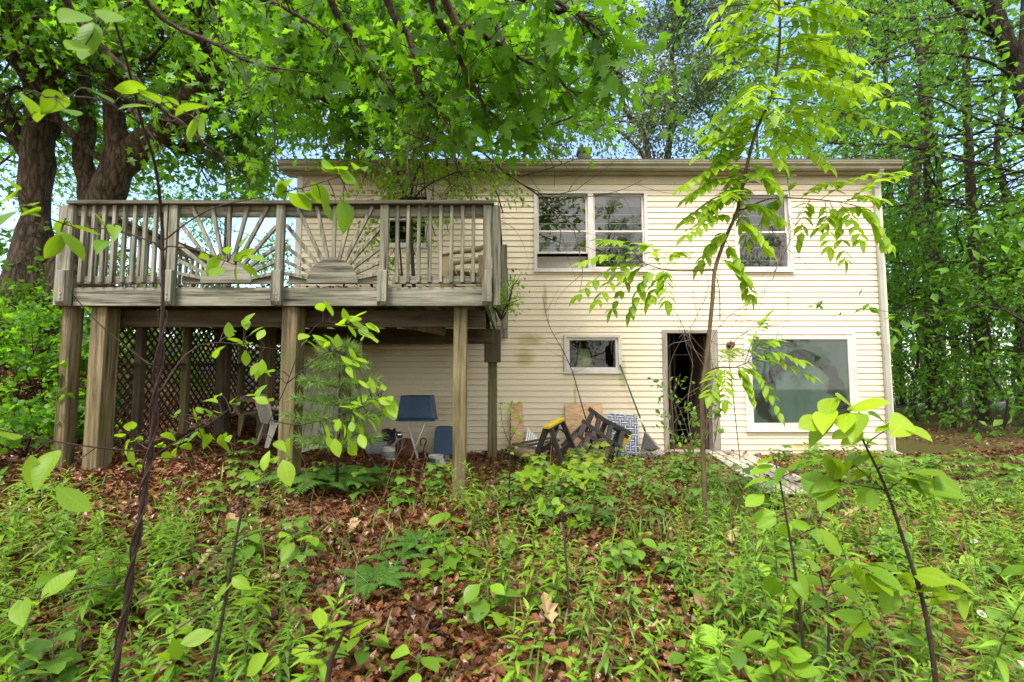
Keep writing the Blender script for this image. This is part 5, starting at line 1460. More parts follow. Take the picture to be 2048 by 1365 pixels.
# ================================================================== SAPLINGS
def near_pt(paths, p):
    best = None
    for P in paths:
        for i, q in enumerate(P):
            d = (q - p).length
            if best is None or d < best[0]: best = (d, q)
    return best[1]
def sapling(name, label, stem, r0, r1, branches, leaves, mat, stemmat='twig', seed=1, T=OVAL, Yd=2.0, face=.15, cat='sapling', sizek=1.0, bend=.5):
    rng = np.random.default_rng(seed)
    S0 = smoothpath(W3(*stem), 5)
    p0 = S0[0]; t = thing(name, label, cat, (p0.x, p0.y, min(p0.z, GZ(p0.x, p0.y))))
    if p0.z > GZ(p0.x, p0.y): S0 = [Vector((p0.x - (S0[1].x - p0.x) * .5, p0.y, GZ(p0.x, p0.y) - .03))] + S0
    tm = MB(); tm.tube(S0, [a * (1 + .12 * math.sin(i * 2.1)) for i, a in enumerate(taper(len(S0), r0, r1))], 8)
    paths = [S0]
    for br in branches:
        P = smoothpath(W3(*br), 4); P[0] = near_pt([S0], P[0]) if (near_pt([S0], P[0]) - P[0]).length < .12 else P[0]
        tm.tube(P, taper(len(P), max(r1 * .9, .003), .0015), 5); paths.append(P)
    pos, ax, nr, sz, tn = [], [], [], [], []
    for lf in leaves:
        px, py, s = lf[:3]; Y = lf[3] if len(lf) > 3 else Yd
        c = U(px, py, Y + rng.uniform(-.05, .05)); L = s * (Y) / FPX * sizek
        q = near_pt(paths, c); d = c - q
        if d.length < 1e-3: d = Vector(rng.normal(size=3))
        d = d.normalized() + Vector((rng.normal() * .35, rng.normal() * .35, rng.normal() * .15 - .12)); d.normalize()
        b0 = c - d * L * .5
        gap = (b0 - q).length
        if gap > .012: tm.tube(smoothpath([q, q.lerp(b0, .5) + Vector((0, 0, .012)), b0], 3), taper(7, .0022, .0012), 4, cap=False)
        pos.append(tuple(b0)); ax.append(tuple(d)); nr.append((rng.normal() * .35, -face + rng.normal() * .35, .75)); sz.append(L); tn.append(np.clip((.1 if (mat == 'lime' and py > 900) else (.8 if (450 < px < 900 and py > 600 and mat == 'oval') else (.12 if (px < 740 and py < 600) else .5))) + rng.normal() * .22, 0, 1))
    tm.build('stem', M[stemmat], t, smooth=True)
    TT = [T] if T is not OVAL else [OVAL, blade(.52, 7, .42, .38, .46), blade(.60, 7, .08, .10, .52), blade(.5, 7, .30, -.12, .45)]
    gi = rng.integers(len(TT), size=len(sz)); chs = []
    for k, tt in enumerate(TT):
        q = gi == k
        if q.any(): chs.append(leaf_arrays(tt, np.array(pos)[q], np.array(ax)[q], np.array(nr)[q], np.array(sz)[q], np.array(tn)[q], 1 + rng.uniform(-.12, .15, int(q.sum()))))
    build_leaves('foliage', chs, M[mat], t, smooth=True)
    return t
def clus(px, py, n, rx, ry, s, Y=None, seed=0):
    r = np.random.default_rng(seed + int(px * 7 + py))
    out = []
    for i in range(n):
        a = 2 * math.pi * (i + r.uniform(0, .6)) / n
        e = (px + rx * math.cos(a) * r.uniform(.6, 1), py + ry * math.sin(a) * r.uniform(.6, 1), s * r.uniform(.8, 1.15))
        out.append(e + ((Y,) if Y else ()))
    return out
# a: dark vine-wrapped sapling on the left
leaves_a = [(150, 490, 60, 1.6), (205, 485, 55, 1.6), (172, 464, 45, 1.6), (120, 448, 40, 1.6), (600, 402, 60, 1.6), (570, 375, 45, 1.6), (640, 385, 50, 1.6), (700, 355, 70, 1.45), (720, 330, 60, 1.45), (660, 345, 55, 1.45), (655, 420, 45, 1.6), (690, 430, 60, 1.5), (425, 530, 45, 1.75), (441, 516, 35, 1.75), (470, 546, 45, 1.75), (490, 512, 45, 1.75), (500, 540, 40, 1.75), (455, 500, 30, 1.75),
            (20, 390, 70, 1.3), (60, 430, 60, 1.3), (15, 430, 60, 1.3), (110, 200, 70, 1.1), (60, 205, 60, 1.1), (180, 70, 75, 1.05), (150, 30, 80, 1.0), (220, 30, 80, 1.0), (175, 100, 70, 1.05), (270, 210, 60, 1.15), (300, 190, 65, 1.15), (375, 215, 60, 1.2), (260, 175, 55, 1.15), (205, 190, 60, 1.1), (385, 255, 60, 1.2), (410, 255, 60, 1.2), (345, 210, 50, 1.2),
            (120, 1170, 60, 1.85), (75, 1195, 65, 1.8), (40, 1220, 60, 1.75), (95, 1155, 45, 1.85),
            (261, 855, 35, 1.9), (271, 878, 35, 1.9), (250, 895, 35, 1.9), (262, 915, 35, 1.9), (240, 870, 30, 1.9), (285, 930, 30, 1.9),
            (90, 930, 80, 1.6), (145, 1000, 70, 1.6), (60, 945, 60, 1.6), (20, 870, 50, 1.6)]
leaves_c = [(x * .293 + 520, y * .293 + 600, s * .9, 2.1) for x, y, s in [(300, 245, 36), (370, 310, 36), (430, 270, 32), (460, 60, 42), (550, 150, 44), (640, 130, 40), (630, 210, 34), (710, 220, 36), (770, 260, 38), (770, 200, 36), (530, 290, 34), (630, 370, 36), (590, 450, 30), (650, 440, 28), (690, 420, 30), (640, 540, 26), (700, 580, 26), (760, 570, 28), (700, 670, 36), (780, 700, 36), (850, 690, 34), (590, 730, 32), (640, 720, 30), (900, 750, 42), (780, 860, 40), (640, 810, 38), (530, 835, 32), (680, 880, 34), (700, 970, 34), (580, 890, 30), (450, 910, 36), (630, 1000, 30), (520, 1010, 38), (610, 910, 28), (185, 1000, 42), (840, 605, 30), (900, 770, 36)]]
leaves_c += [(x, y, 30, 2.1) for x, y in [(492, 646), (458, 661), (443, 695), (470, 680), (498, 683), (510, 661), (492, 717), (523, 735), (517, 747), (535, 744), (504, 790), (523, 781), (538, 800), (470, 806), (437, 824), (415, 821), (421, 800), (357, 827), (391, 831), (335, 871), (323, 895), (348, 901), (363, 886), (400, 864), (415, 877), (449, 877), (418, 895), (449, 892)]]
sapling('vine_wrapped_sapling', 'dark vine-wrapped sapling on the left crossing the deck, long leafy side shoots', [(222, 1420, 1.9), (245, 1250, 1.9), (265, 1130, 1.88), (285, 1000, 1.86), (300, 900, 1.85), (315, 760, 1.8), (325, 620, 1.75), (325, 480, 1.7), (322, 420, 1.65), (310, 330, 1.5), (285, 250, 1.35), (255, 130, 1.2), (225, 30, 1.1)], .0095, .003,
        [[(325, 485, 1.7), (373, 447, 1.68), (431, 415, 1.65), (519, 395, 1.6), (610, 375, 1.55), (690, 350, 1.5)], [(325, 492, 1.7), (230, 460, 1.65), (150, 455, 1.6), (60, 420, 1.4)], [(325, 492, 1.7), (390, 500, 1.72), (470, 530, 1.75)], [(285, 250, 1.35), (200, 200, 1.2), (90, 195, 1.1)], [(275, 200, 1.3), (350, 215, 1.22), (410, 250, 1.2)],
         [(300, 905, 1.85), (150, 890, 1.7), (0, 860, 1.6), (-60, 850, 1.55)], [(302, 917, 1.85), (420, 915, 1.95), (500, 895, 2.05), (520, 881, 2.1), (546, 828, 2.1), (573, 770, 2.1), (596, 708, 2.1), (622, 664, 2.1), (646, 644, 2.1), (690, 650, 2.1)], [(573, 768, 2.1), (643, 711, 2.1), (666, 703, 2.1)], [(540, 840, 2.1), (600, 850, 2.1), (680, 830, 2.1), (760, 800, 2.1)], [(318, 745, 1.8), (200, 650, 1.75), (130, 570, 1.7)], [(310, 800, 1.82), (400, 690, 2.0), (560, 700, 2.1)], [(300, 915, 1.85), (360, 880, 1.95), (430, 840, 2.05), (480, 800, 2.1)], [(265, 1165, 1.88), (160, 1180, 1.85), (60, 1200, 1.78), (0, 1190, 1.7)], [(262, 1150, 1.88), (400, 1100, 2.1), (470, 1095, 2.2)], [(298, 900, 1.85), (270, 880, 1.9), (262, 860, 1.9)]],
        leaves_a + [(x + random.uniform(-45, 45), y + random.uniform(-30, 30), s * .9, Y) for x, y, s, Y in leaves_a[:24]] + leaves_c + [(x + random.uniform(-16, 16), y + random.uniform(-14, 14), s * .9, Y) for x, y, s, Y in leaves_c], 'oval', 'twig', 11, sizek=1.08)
vm = MB()
for ph, rr_ in ((0, .0135), (2.4, .0125)):
    P = smoothpath(W3((222, 1420, 1.9), (245, 1250, 1.9), (265, 1130, 1.88), (285, 1000, 1.86), (300, 900, 1.85), (315, 760, 1.8), (325, 620, 1.75)), 8)
    vm.tube([q + Vector((math.cos(i * .55 + ph), math.sin(i * .55 + ph), 0)) * rr_ for i, q in enumerate(P)], .0038, 5)
tag(vm.build('climbing_vine', M['twig']), 'dark climbing vine twisted round the left sapling stem', 'vine')
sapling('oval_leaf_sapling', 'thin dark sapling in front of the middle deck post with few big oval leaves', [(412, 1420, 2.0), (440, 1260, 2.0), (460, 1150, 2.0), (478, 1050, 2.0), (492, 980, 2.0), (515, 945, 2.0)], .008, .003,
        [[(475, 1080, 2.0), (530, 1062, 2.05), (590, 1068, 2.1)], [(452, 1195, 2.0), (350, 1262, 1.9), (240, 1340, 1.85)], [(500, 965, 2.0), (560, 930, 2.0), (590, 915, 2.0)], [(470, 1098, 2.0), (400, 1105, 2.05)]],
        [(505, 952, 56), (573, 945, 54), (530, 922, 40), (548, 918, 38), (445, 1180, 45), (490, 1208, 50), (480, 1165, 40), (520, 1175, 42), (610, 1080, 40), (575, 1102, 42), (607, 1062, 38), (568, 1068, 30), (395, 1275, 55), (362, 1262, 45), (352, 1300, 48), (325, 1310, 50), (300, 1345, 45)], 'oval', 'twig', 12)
sapling('oval_leaf_sapling', 'short sapling at the bottom centre-left with broad glossy leaves', [(650, 1420, 1.75), (660, 1330, 1.75), (680, 1280, 1.75), (700, 1240, 1.75)], .012, .004, [[(680, 1285, 1.75), (640, 1300, 1.7)], [(690, 1260, 1.75), (740, 1240, 1.75)]],
        [(728, 1245, 75), (680, 1255, 60), (682, 1280, 65), (640, 1235, 50), (540, 1330, 60), (510, 1330, 60), (600, 1300, 50), (620, 1330, 55)], 'oval', 'twig', 13, Yd=1.75)
# d: right sapling with large lime leaves
sapling('lime_leaf_sapling', 'dark sapling at right with large lime-yellow leaves in front of the house corner', [(1878, 1420, 2.0), (1861, 1283, 2.0), (1844, 1197, 2.0), (1826, 1139, 2.0), (1806, 1078, 2.0), (1782, 1005, 2.0), (1760, 950, 2.0), (1740, 910, 2.0), (1719, 867, 2.0), (1692, 815, 2.0)], .0095, .003,
        [[(1780, 998, 2.0), (1765, 978, 2.0), (1717, 938, 2.0)], [(1770, 985, 2.0), (1820, 948, 2.05), (1850, 935, 2.05)], [(1768, 980, 2.0), (1683, 965, 2.0)], [(1730, 890, 2.0), (1765, 865, 1.95), (1800, 850, 1.9)], [(1845, 1200, 2.0), (1915, 1190, 2.05)], [(1840, 1190, 2.0), (1780, 1165, 2.0), (1720, 1145, 2.0)], [(1838, 1180, 2.0), (1861, 1153, 2.0), (1880, 1150, 2.0)]],
        [(1657, 808, 62, 1.9), (1733, 810, 62, 1.9), (1650, 832, 58, 1.9), (1641, 856, 60, 1.9), (1711, 843, 62, 1.9), (1805, 848, 72, 1.85), (1778, 862, 58, 1.9), (1703, 880, 42, 1.95), (1738, 882, 42, 1.95), (1681, 872, 34, 1.95), (1690, 840, 48, 1.92), (1760, 835, 48, 1.9), (1655, 966, 46), (1653, 992, 46), (1690, 945, 44), (1720, 920, 40), (1675, 932, 42), (1760, 962, 44), (1800, 940, 40), (1850, 943, 62), (1875, 985, 66), (1822, 970, 44), (1640, 978, 44), (1705, 922, 38), (1745, 914, 44), (1735, 985, 40), (1775, 1000, 38), (1850, 965, 40), (1790, 960, 42), (1765, 1150, 56), (1712, 1150, 48), (1792, 1172, 50), (1740, 1168, 46), (1828, 1155, 48), (1861, 1153, 50), (1912, 1165, 52), (1880, 1185, 44), (1917, 1204, 50), (1780, 1200, 46), (1690, 1140, 44), (1630, 955, 44), (1672, 985, 40), (1700, 965, 44), (1725, 945, 46), (1780, 930, 44), (1830, 955, 50), (1860, 970, 52), (1895, 975, 50), (1745, 1000, 36), (1660, 930, 40), (1815, 1165, 46), (1850, 1185, 44), (1760, 1175, 50), (1725, 1170, 46), (1895, 1190, 46), (1690, 800, 46, 1.9), (1625, 845, 50, 1.9), (1830, 860, 50, 1.85)], 'lime', 'twig', 14, sizek=1.3, face=.4)
sapling('leafy_sapling', 'slender dark sapling right of the walkway with pairs of leaves up its stem', [(1622, 1420, 2.4), (1605, 1280, 2.4), (1597, 1200, 2.4), (1588, 1130, 2.4), (1577, 1060, 2.4), (1565, 990, 2.4), (1555, 940, 2.4), (1545, 915, 2.4)], .008, .003,
        [[(1580, 1080, 2.4), (1620, 1060, 2.4), (1640, 1050, 2.4)], [(1590, 1160, 2.4), (1540, 1150, 2.4)], [(1560, 960, 2.4), (1610, 930, 2.4)], [(1600, 1230, 2.4), (1660, 1190, 2.4), (1720, 1170, 2.4)]],
        [(1510, 962, 36), (1522, 938, 36), (1598, 930, 42), (1620, 925, 42), (1560, 945, 34), (1545, 912, 30), (1530, 925, 28), (1525, 1030, 36), (1532, 1048, 34), (1600, 1050, 36), (1640, 1060, 38), (1662, 1085, 44), (1570, 1110, 34), (1545, 1170, 44), (1598, 1165, 40), (1625, 1160, 38), (1590, 1182, 34), (1500, 1275, 40), (1560, 1010, 34), (1510, 1000, 36), (1620, 1110, 36), (1660, 1000, 34), (1690, 1180, 40), (1720, 1165, 40), (1640, 1200, 38), (1570, 1060, 30), (1615, 975, 36)], 'oval', 'twig', 16, Yd=2.4, sizek=1.35, face=.35)
sapling('leafy_sapling', 'thin forked sapling at lower right between two taller saplings', [(1655, 1420, 2.1), (1657, 1300, 2.1), (1655, 1220, 2.15), (1640, 1150, 2.2), (1630, 1120, 2.2)], .006, .003,
        [[(1656, 1330, 2.1), (1700, 1270, 2.1), (1740, 1230, 2.1)], [(1655, 1360, 2.1), (1760, 1290, 2.1), (1830, 1350, 2.0)]],
        [(1700, 1235, 50), (1745, 1225, 46), (1665, 1245, 44), (1720, 1255, 44), (1780, 1265, 48), (1830, 1280, 48), (1590, 1310, 50), (1610, 1340, 50), (1630, 1130, 34), (1645, 1115, 34), (1700, 1290, 40), (1790, 1310, 44), (1650, 1200, 34)], 'oval', 'twig', 17, Yd=2.1, sizek=1.15, face=.35)
sapling('leafy_sapling', 'thin black-stemmed sapling in the middle of the weeds with fine upswept twigs', [(1140, 1330, 2.7), (1137, 1200, 2.75), (1130, 1090, 2.8), (1125, 1020, 2.85), (1120, 960, 2.9)], .008, .003,
        [[(1128, 1050, 2.8), (1090, 990, 2.85), (1062, 965, 2.85)], [(1127, 1045, 2.8), (1160, 1000, 2.85), (1170, 970, 2.9)], [(1130, 1085, 2.8), (1155, 1050, 2.8)]],
        clus(1065, 950, 6, 26, 10, 24) + clus(1120, 945, 6, 26, 10, 22) + clus(1172, 955, 6, 24, 10, 22) + clus(1155, 1040, 4, 20, 12, 22) + clus(1100, 1010, 4, 24, 12, 22), 'oval', 'twig', 18, T=SEED, Yd=2.85)
sapling('leafy_sapling', 'young upright plant with a tuft of curled bright leaves in the leaf litter', [(885, 1230, 2.9), (888, 1110, 2.9), (893, 1030, 2.9)], .005, .003, [], [(870, 1040, 34), (912, 1040, 36), (905, 1060, 30), (880, 1035, 30), (893, 1030, 30)], 'lime', 'greenstem', 19, Yd=2.9)
sapling('leafy_sapling', 'thin sapling with tiny leaves in front of the orange plywood strip', [(1018, 985, 4.9), (1020, 930, 4.9), (1020, 870, 4.9), (1022, 820, 4.9)], .008, .003,
        [[(1020, 890, 4.9), (1005, 850, 4.9), (1000, 800, 4.9)], [(1020, 880, 4.9), (1040, 845, 4.9)]], clus(1010, 830, 9, 18, 34, 13) + clus(1035, 850, 8, 16, 24, 12) + clus(1020, 890, 8, 18, 22, 13) + clus(1025, 815, 7, 16, 16, 11), 'oval', 'twig', 20, Yd=4.9)
# shrub with small leaves in the doorway
rng = np.random.default_rng(88)
ds_t = thing('doorway_shrub', 'thin leafy shrub growing across the dark doorway', 'shrub', tuple(G(1395, 945)))
tm = MB(); A, D = [], []; yb_ = ds_t.location.y
for path in ([(1395, 945), (1405, 880), (1420, 820), (1400, 780)], [(1392, 945), (1380, 880), (1350, 800), (1310, 770)], [(1398, 940), (1370, 900), (1345, 860), (1335, 810)], [(1395, 930), (1360, 850), (1330, 740)], [(1400, 900), (1430, 840), (1440, 800)]):
    P, R = limb(tm, [U(x, y, yb_) for x, y in path], .006, .002, 4)
    for k in range(7):
        j = int(len(P) * (.35 + .6 * k / 7)); dd = Vector(rng.normal(size=3)); dd.z *= .4; dd.x *= 1.5
        grow(tm, A, D, P[j], dd, rng.uniform(.12, .3), .003, 0, rng, (2,), .6, .02, nseg=3)
tm.build('stem', M['greystick'], ds_t); A = nvec(A); D = nvec(D)
build_leaves('foliage', [foliage(A, D, 1, .075, OVAL, .03, .6, .3, rng)], M['seedling'], ds_t, smooth=True)
# bare twig bush climbing round the sapling by the door
rng = np.random.default_rng(89)
tb = MB(); A, D = [], []
Yb = 7.4
for path in ([(1392, 930), (1375, 820), (1385, 720), (1360, 640), (1330, 600)], [(1420, 930), (1440, 800), (1420, 700), (1450, 640), (1520, 590), (1545, 540)], [(1350, 930), (1345, 820), (1340, 730), (1375, 660)], [(1480, 920), (1465, 780), (1460, 700), (1500, 660), (1560, 650)], [(1425, 760), (1380, 680), (1390, 640), (1410, 600)], [(1600, 700), (1560, 690), (1500, 700), (1430, 720)], [(1440, 640), (1435, 560), (1400, 520)], [(1545, 560), (1560, 500), (1530, 440), (1490, 400)], [(1548, 545), (1580, 480), (1575, 420)]):
    P, R = limb(tb, [U(x, y, Yb + rng.uniform(-.2, .3)) for x, y in path], .008, .003, 5)
    for k in range(7):
        j = int(len(P) * (.25 + .7 * k / 7)); dd = Vector(rng.normal(size=3)); dd.y *= .4
        grow(tb, A, D, P[j], dd, rng.uniform(.3, .7), .0042, 0, rng, (3, 2), .8, .0, nseg=4, wander=.2)
tag(tb.build('bare_bush', M['greystick']), 'leafless tangle of thin grey twigs climbing around the doorway', 'bush')
# long bent stick leaning on the wall
st_ = MB(); P = smoothpath(W3((1182, 870, 8.2), (1165, 815, 8.3), (1145, 745, 8.45), (1125, 700, 8.6), (1098, 650, 8.7), (1085, 590, 8.72)), 5); st_.tube(P, taper(len(P), .011, .003), 6)
rng = np.random.default_rng(90)
for k in range(8): grow(st_, [], [], P[10 + k * 2 % 14], (rng.normal(), -.1, abs(rng.normal())), .5, .003, 0, rng, (2,), .7, -.02, nseg=4)
tag(st_.build('leaning_stick', M['twig']), 'long bent dark stick leaning across the siding left of the small window', 'stick')

# ---- compound-leaved sapling in front of the house
rng = np.random.default_rng(101)
stem = [(1412, 1085, 4.25), (1408, 960, 4.25), (1405, 860, 4.25), (1405, 780, 4.25), (1415, 700, 4.25), (1425, 600, 4.25), (1430, 540, 4.25), (1450, 480, 4.25), (1475, 420, 4.25), (1490, 350, 4.22), (1510, 270, 4.2), (1540, 200, 4.15), (1555, 130, 4.1), (1560, 60, 4.05), (1556, -20, 4.0), (1550, -120, 3.95)]
P0 = smoothpath(W3(*stem), 5); g = GZ(P0[0].x, P0[0].y)
ws = thing('compound_leaf_sapling', 'tall bright sapling with drooping feather-shaped leaves before the right half of the house', 'sapling', (P0[0].x, P0[0].y, g))
tm = MB(); tm.tube([Vector((P0[0].x, P0[0].y, g - .05))] + P0, taper(len(P0) + 1, .021, .009), 9)
ch = []
def frond(b, tip, sag, L=.12, n=7, stem_mb=None):
    b, tip = Vector(b), Vector(tip); mid = b.lerp(tip, .5) + Vector((0, 0, sag))
    P = smoothpath([b, mid, tip], 7); k = len(P)
    stem_mb.tube(P, taper(k, .0035, .0012), 4, cap=False)
    pos, ax, nr, sz, tn = [], [], [], [], []
    t0 = rng.uniform(.35, .75)
    for i in range(n):
        f = .22 + .76 * i / (n - 1); j = min(int(f * (k - 1)), k - 2); q = P[j].lerp(P[j + 1], f * (k - 1) - j)
        d = (P[j + 1] - P[j]).normalized(); up = Vector((rng.normal() * .12, -.25 + rng.normal() * .12, 1)); sd_ = d.cross(up).normalized()
        s = L * (1 - .5 * abs(f - .55) ** 1.2) * rng.uniform(.85, 1.1)
        for sg in (-1, 1):
            a = d * .45 + sd_ * sg * .8 + Vector((0, 0, -.26 + rng.normal() * .12)); pos.append(tuple(q)); ax.append(tuple(a)); nr.append(tuple(up)); sz.append(s); tn.append(np.clip(t0 + rng.normal() * .15, 0, 1))
    d = (P[-1] - P[-2]).normalized(); pos.append(tuple(P[-1])); ax.append(tuple(d)); nr.append((0, -.3, 1)); sz.append(L); tn.append(t0)
    ch.append(leaf_arrays(LEAFLET, np.array(pos), np.array(ax), np.array(nr), np.array(sz), np.array(tn)))
def fr(bx, by, tx, ty, Y=4.25, dY=0.0, sag=.05, L=.135, n=7): frond(U(bx, by, Y), U(tx, ty, Y + dY), sag, L, n, tm)
def brn(path, r=.008):
    P = smoothpath(W3(*path), 4); P[0] = near_pt([P0], P[0]); tm.tube(P, taper(len(P), r, .003), 6)
brn([(1430, 540, 4.25), (1380, 542, 4.2), (1330, 540, 4.15), (1285, 525, 4.1)])
for a_ in ((1290, 525, 1163, 525, .07), (1330, 540, 1365, 505, .06), (1290, 527, 1158, 590, .10), (1295, 530, 1225, 618, .10), (1310, 535, 1262, 625, .06), (1325, 538, 1335, 602, .06), (1285, 522, 1205, 480, .07), (1300, 530, 1195, 600, .12), (1340, 540, 1300, 600, .05), (1320, 530, 1290, 490, .06)): fr(*a_[:4], 4.12, rng.uniform(-.2, .1), a_[4])
brn([(1475, 425, 4.25), (1540, 398, 4.3), (1610, 398, 4.35), (1680, 405, 4.4), (1740, 420, 4.4)])
for a_ in ((1640, 400, 1790, 345, .08), (1600, 398, 1680, 365, .06), (1690, 405, 1760, 400, .05), (1700, 408, 1780, 490, .10), (1680, 408, 1720, 480, .06), (1650, 405, 1660, 495, .07), (1620, 400, 1600, 480, .08), (1700, 400, 1800, 350, .05), (1660, 405, 1690, 520, .09), (1560, 398, 1530, 440, .05), (1580, 398, 1570, 340, .05), (1740, 420, 1765, 490, .06), (1720, 415, 1640, 455, .06)): fr(*a_[:4], 4.35, rng.uniform(-.2, .2), a_[4])
brn([(1406, 745, 4.25), (1440, 735, 4.2), (1470, 735, 4.15), (1500, 722, 4.1)])
for a_ in ((1470, 735, 1622, 752, .10), (1495, 725, 1545, 682, .07), (1490, 730, 1560, 828, .08), (1475, 735, 1505, 800, .06), (1450, 735, 1450, 800, .05), (1440, 735, 1420, 790, .05), (1500, 722, 1600, 720, .07), (1480, 735, 1540, 790, .07), (1430, 738, 1470, 700, .05), (1490, 725, 1530, 640, .05)): fr(*a_[:4], 4.12, rng.uniform(-.2, .1), a_[4], .12)
# fronds all along the leader
for j in range(40, len(P0), 1):
    q = P0[j]; f = (j - 40) / (len(P0) - 40)
    for _ in range(2 if f > .3 else 1 + (j % 2)):
        a = rng.uniform(0, 2 * math.pi); L = rng.uniform(.40, .75) * (1.0 if f > .2 else .6)
        dx = math.cos(a) * L * (1.15 if math.cos(a) > 0 else .9); dy = math.sin(a) * L * .6
        frond(q, q + Vector((dx, dy, rng.uniform(-.28, .10))), rng.uniform(.04, .14), rng.uniform(.13, .165), int(rng.integers(6, 9)), tm)
for a_ in ((1545, 200, 1790, 205, .10), (1550, 230, 1775, 262, .14), (1555, 130, 1665, 70, .10), (1500, 340, 1368, 372, .10), (1490, 360, 1378, 395, .08), (1530, 260, 1655, 330, .10), (1520, 250, 1440, 310, .08), (1480, 400, 1372, 440, .08), (1470, 430, 1375, 470, .06), (1460, 460, 1400, 530, .06), (1480, 410, 1560, 440, .06), (1470, 440, 1540, 500, .06), (1450, 480, 1500, 590, .06), (1440, 520, 1495, 560, .05)): fr(*a_[:4], 4.22, rng.uniform(-.25, .1), a_[4], .15, 8)
tm.build('stem', M['saplingbark'], ws, smooth=True)
build_leaves('foliage', ch, M['walnut'], ws, smooth=True)

# ---- young white pine under the deck edge
rng = np.random.default_rng(111)
Yp = 5.4; pb = U(674, 930, Yp); g = GZ(pb.x, Yp)
pine = thing('young_pine', 'soft-needled young white pine standing under the deck edge', 'pine', (pb.x, Yp, g))
tm = MB(); A, D = [], []
topz = U(688, 690, Yp).z; H = topz - g
tm.tube([(pb.x, Yp, g - .05), (pb.x + .01, Yp, g + H * .5), (pb.x, Yp, topz)], [.022, .015, .005], 7)
for w, (f, L, n) in enumerate([(.34, .44, 6), (.48, .52, 7), (.60, .46, 6), (.72, .38, 6), (.84, .26, 5), (.93, .16, 5), (.98, .09, 4)]):
    for k in range(n):
        a = 2 * math.pi * (k + rng.uniform(-.3, .3)) / n
        d = Vector((math.cos(a), math.sin(a), .12)); p = Vector((pb.x, Yp, g + H * f))
        pts = [p + d * L * s + Vector((0, 0, .10 * s * s - .02)) * L for s in (0, .25, .5, .75, 1)]
        tm.tube(pts, taper(5, .007, .003), 4, cap=False)
        for s in np.linspace(.25, 1.0, 9):
            q = p + d * L * s + Vector((0, 0, .10 * s * s)) * L
            A.append(q); D.append(d)
            if .3 < s < .95:
                sd_ = Vector((-d.y, d.x, 0)) * (1 if rng.uniform() < .5 else -1)
                e = q + (sd_ * .8 + d * .5) * rng.uniform(.06, .16); tm.tube([q, e], .0025, 3, cap=False); A.append(e); D.append((e - q).normalized()); A.append(q.lerp(e, .6)); D.append((e - q).normalized())
A.append(Vector((pb.x, Yp, topz))); D.append(Vector((0, 0, 1)))
tm.build('trunk', M['twig'], pine, smooth=True)
A, D = nvec(A), nvec(D); per = 10; n = len(A) * per
pos = np.repeat(A, per, 0); ax = unit(np.repeat(unit(D), per, 0) * .75 + rvec(n, rng) * .85 + np.array([0, 0, -.12]))
build_leaves('crown', [leaf_arrays((NEEDLE[0] * np.array([6.0, 1, 1]), NEEDLE[1]), pos, ax, rvec(n, rng), .12 * rng.uniform(.7, 1.15, n), np.clip(rng.normal(.5, .25, n), 0, 1))], M['needle'], pine)

# ================================================================== GROUND PLANTS
def fern_arrays(origin, rng, n=8, L=.45, w=.13):
    out = []; mb = MB()
    for k in range(n):
        a = 2 * math.pi * k / n + rng.uniform(-.3, .3); e = rng.uniform(.8, 1.15); l = L * rng.uniform(.75, 1.1)
        d = np.array([math.cos(a), math.sin(a), 0])
        pts = [np.array(origin) + d * l * s * e + np.array([0, 0, l * (.9 * s - .75 * s * s) * 1.1]) for s in np.linspace(0, 1, 16)]
        mb.tube([Vector(p) for p in pts], taper(16, .003, .001), 3, cap=False)
        pos, ax, nr, sz = [], [], [], []
        for i in range(2, 15):
            s = i / 15; tdir = unit(pts[i + 1] - pts[i - 1]); sd_ = np.cross(tdir, [0, 0, 1.0]); sd_ = unit(sd_)
            for sg in (-1, 1):
                for q in (0, .5):
                    pos.append(pts[i] + (pts[i + 1] - pts[i]) * q); ax.append(sd_ * sg + tdir * .45 + np.array([0, 0, -.12])); nr.append(np.cross(sd_, tdir) + np.array([0, 0, .8])); sz.append(w * math.sin(math.pi * (s * .8 + .2)) ** .9 * rng.uniform(.9, 1.1))
        N = len(pos); out.append(leaf_arrays(blade(.30, 3, .1, .15, .35), np.array(pos), np.array(ax), np.array(nr), np.array(sz), np.clip(rng.normal(.5, .15, N), 0, 1)))
    return out, mb
def make_fern(name, seed, n, L, w, mat='fern'):
    rng = np.random.default_rng(seed); c, mb = fern_arrays((0, 0, 0), rng, n, L, w)
    return build_leaves(name, c, [M[mat], M['greenstem']], None, extra=mb)
def make_weed(name, seed, H, nl, leaf, mat, T=LANCE, tilt=.12, top=True, spread=.45):
    """upright leafy stem: stalk and blades in one small mesh"""
    rng = np.random.default_rng(seed); mb = MB()
    lean = rng.normal(size=2) * tilt
    P = [Vector((lean[0] * s * s * H, lean[1] * s * s * H, H * s)) for s in np.linspace(0, 1, 7)]
    mb.tube([P[0] - Vector((0, 0, .04))] + P, taper(8, .0042, .0018), 4, cap=False)
    pos, ax, nr, sz, tn = [], [], [], [], []
    for i in range(nl):
        s = .15 + .85 * (i / nl) ** .85; j = min(int(s * 6), 5); q = P[j].lerp(P[j + 1], s * 6 - j); a = i * 2.4 + rng.uniform(-.3, .3)
        o = np.array([math.cos(a), math.sin(a), 0]); up = (.15 + 1.1 * max(0, s - .6) / .4)
        pos.append(tuple(q)); ax.append(o + np.array([0, 0, up])); nr.append(np.array([0, 0, 1.0]) - o * up * .6 + rng.normal(size=3) * .15)
        sz.append(leaf * (1 - .55 * max(0, s - .55) / .45) * rng.uniform(.8, 1.15)); tn.append(np.clip(.30 + .5 * s + rng.normal() * .12, 0, 1))
    return build_leaves(name, [leaf_arrays(T, np.array(pos), np.array(ax), np.array(nr), np.array(sz), np.array(tn), 1 + rng.uniform(-.15, .2, nl))], [M[mat], M['greenstem']], None, smooth=True, extra=mb)
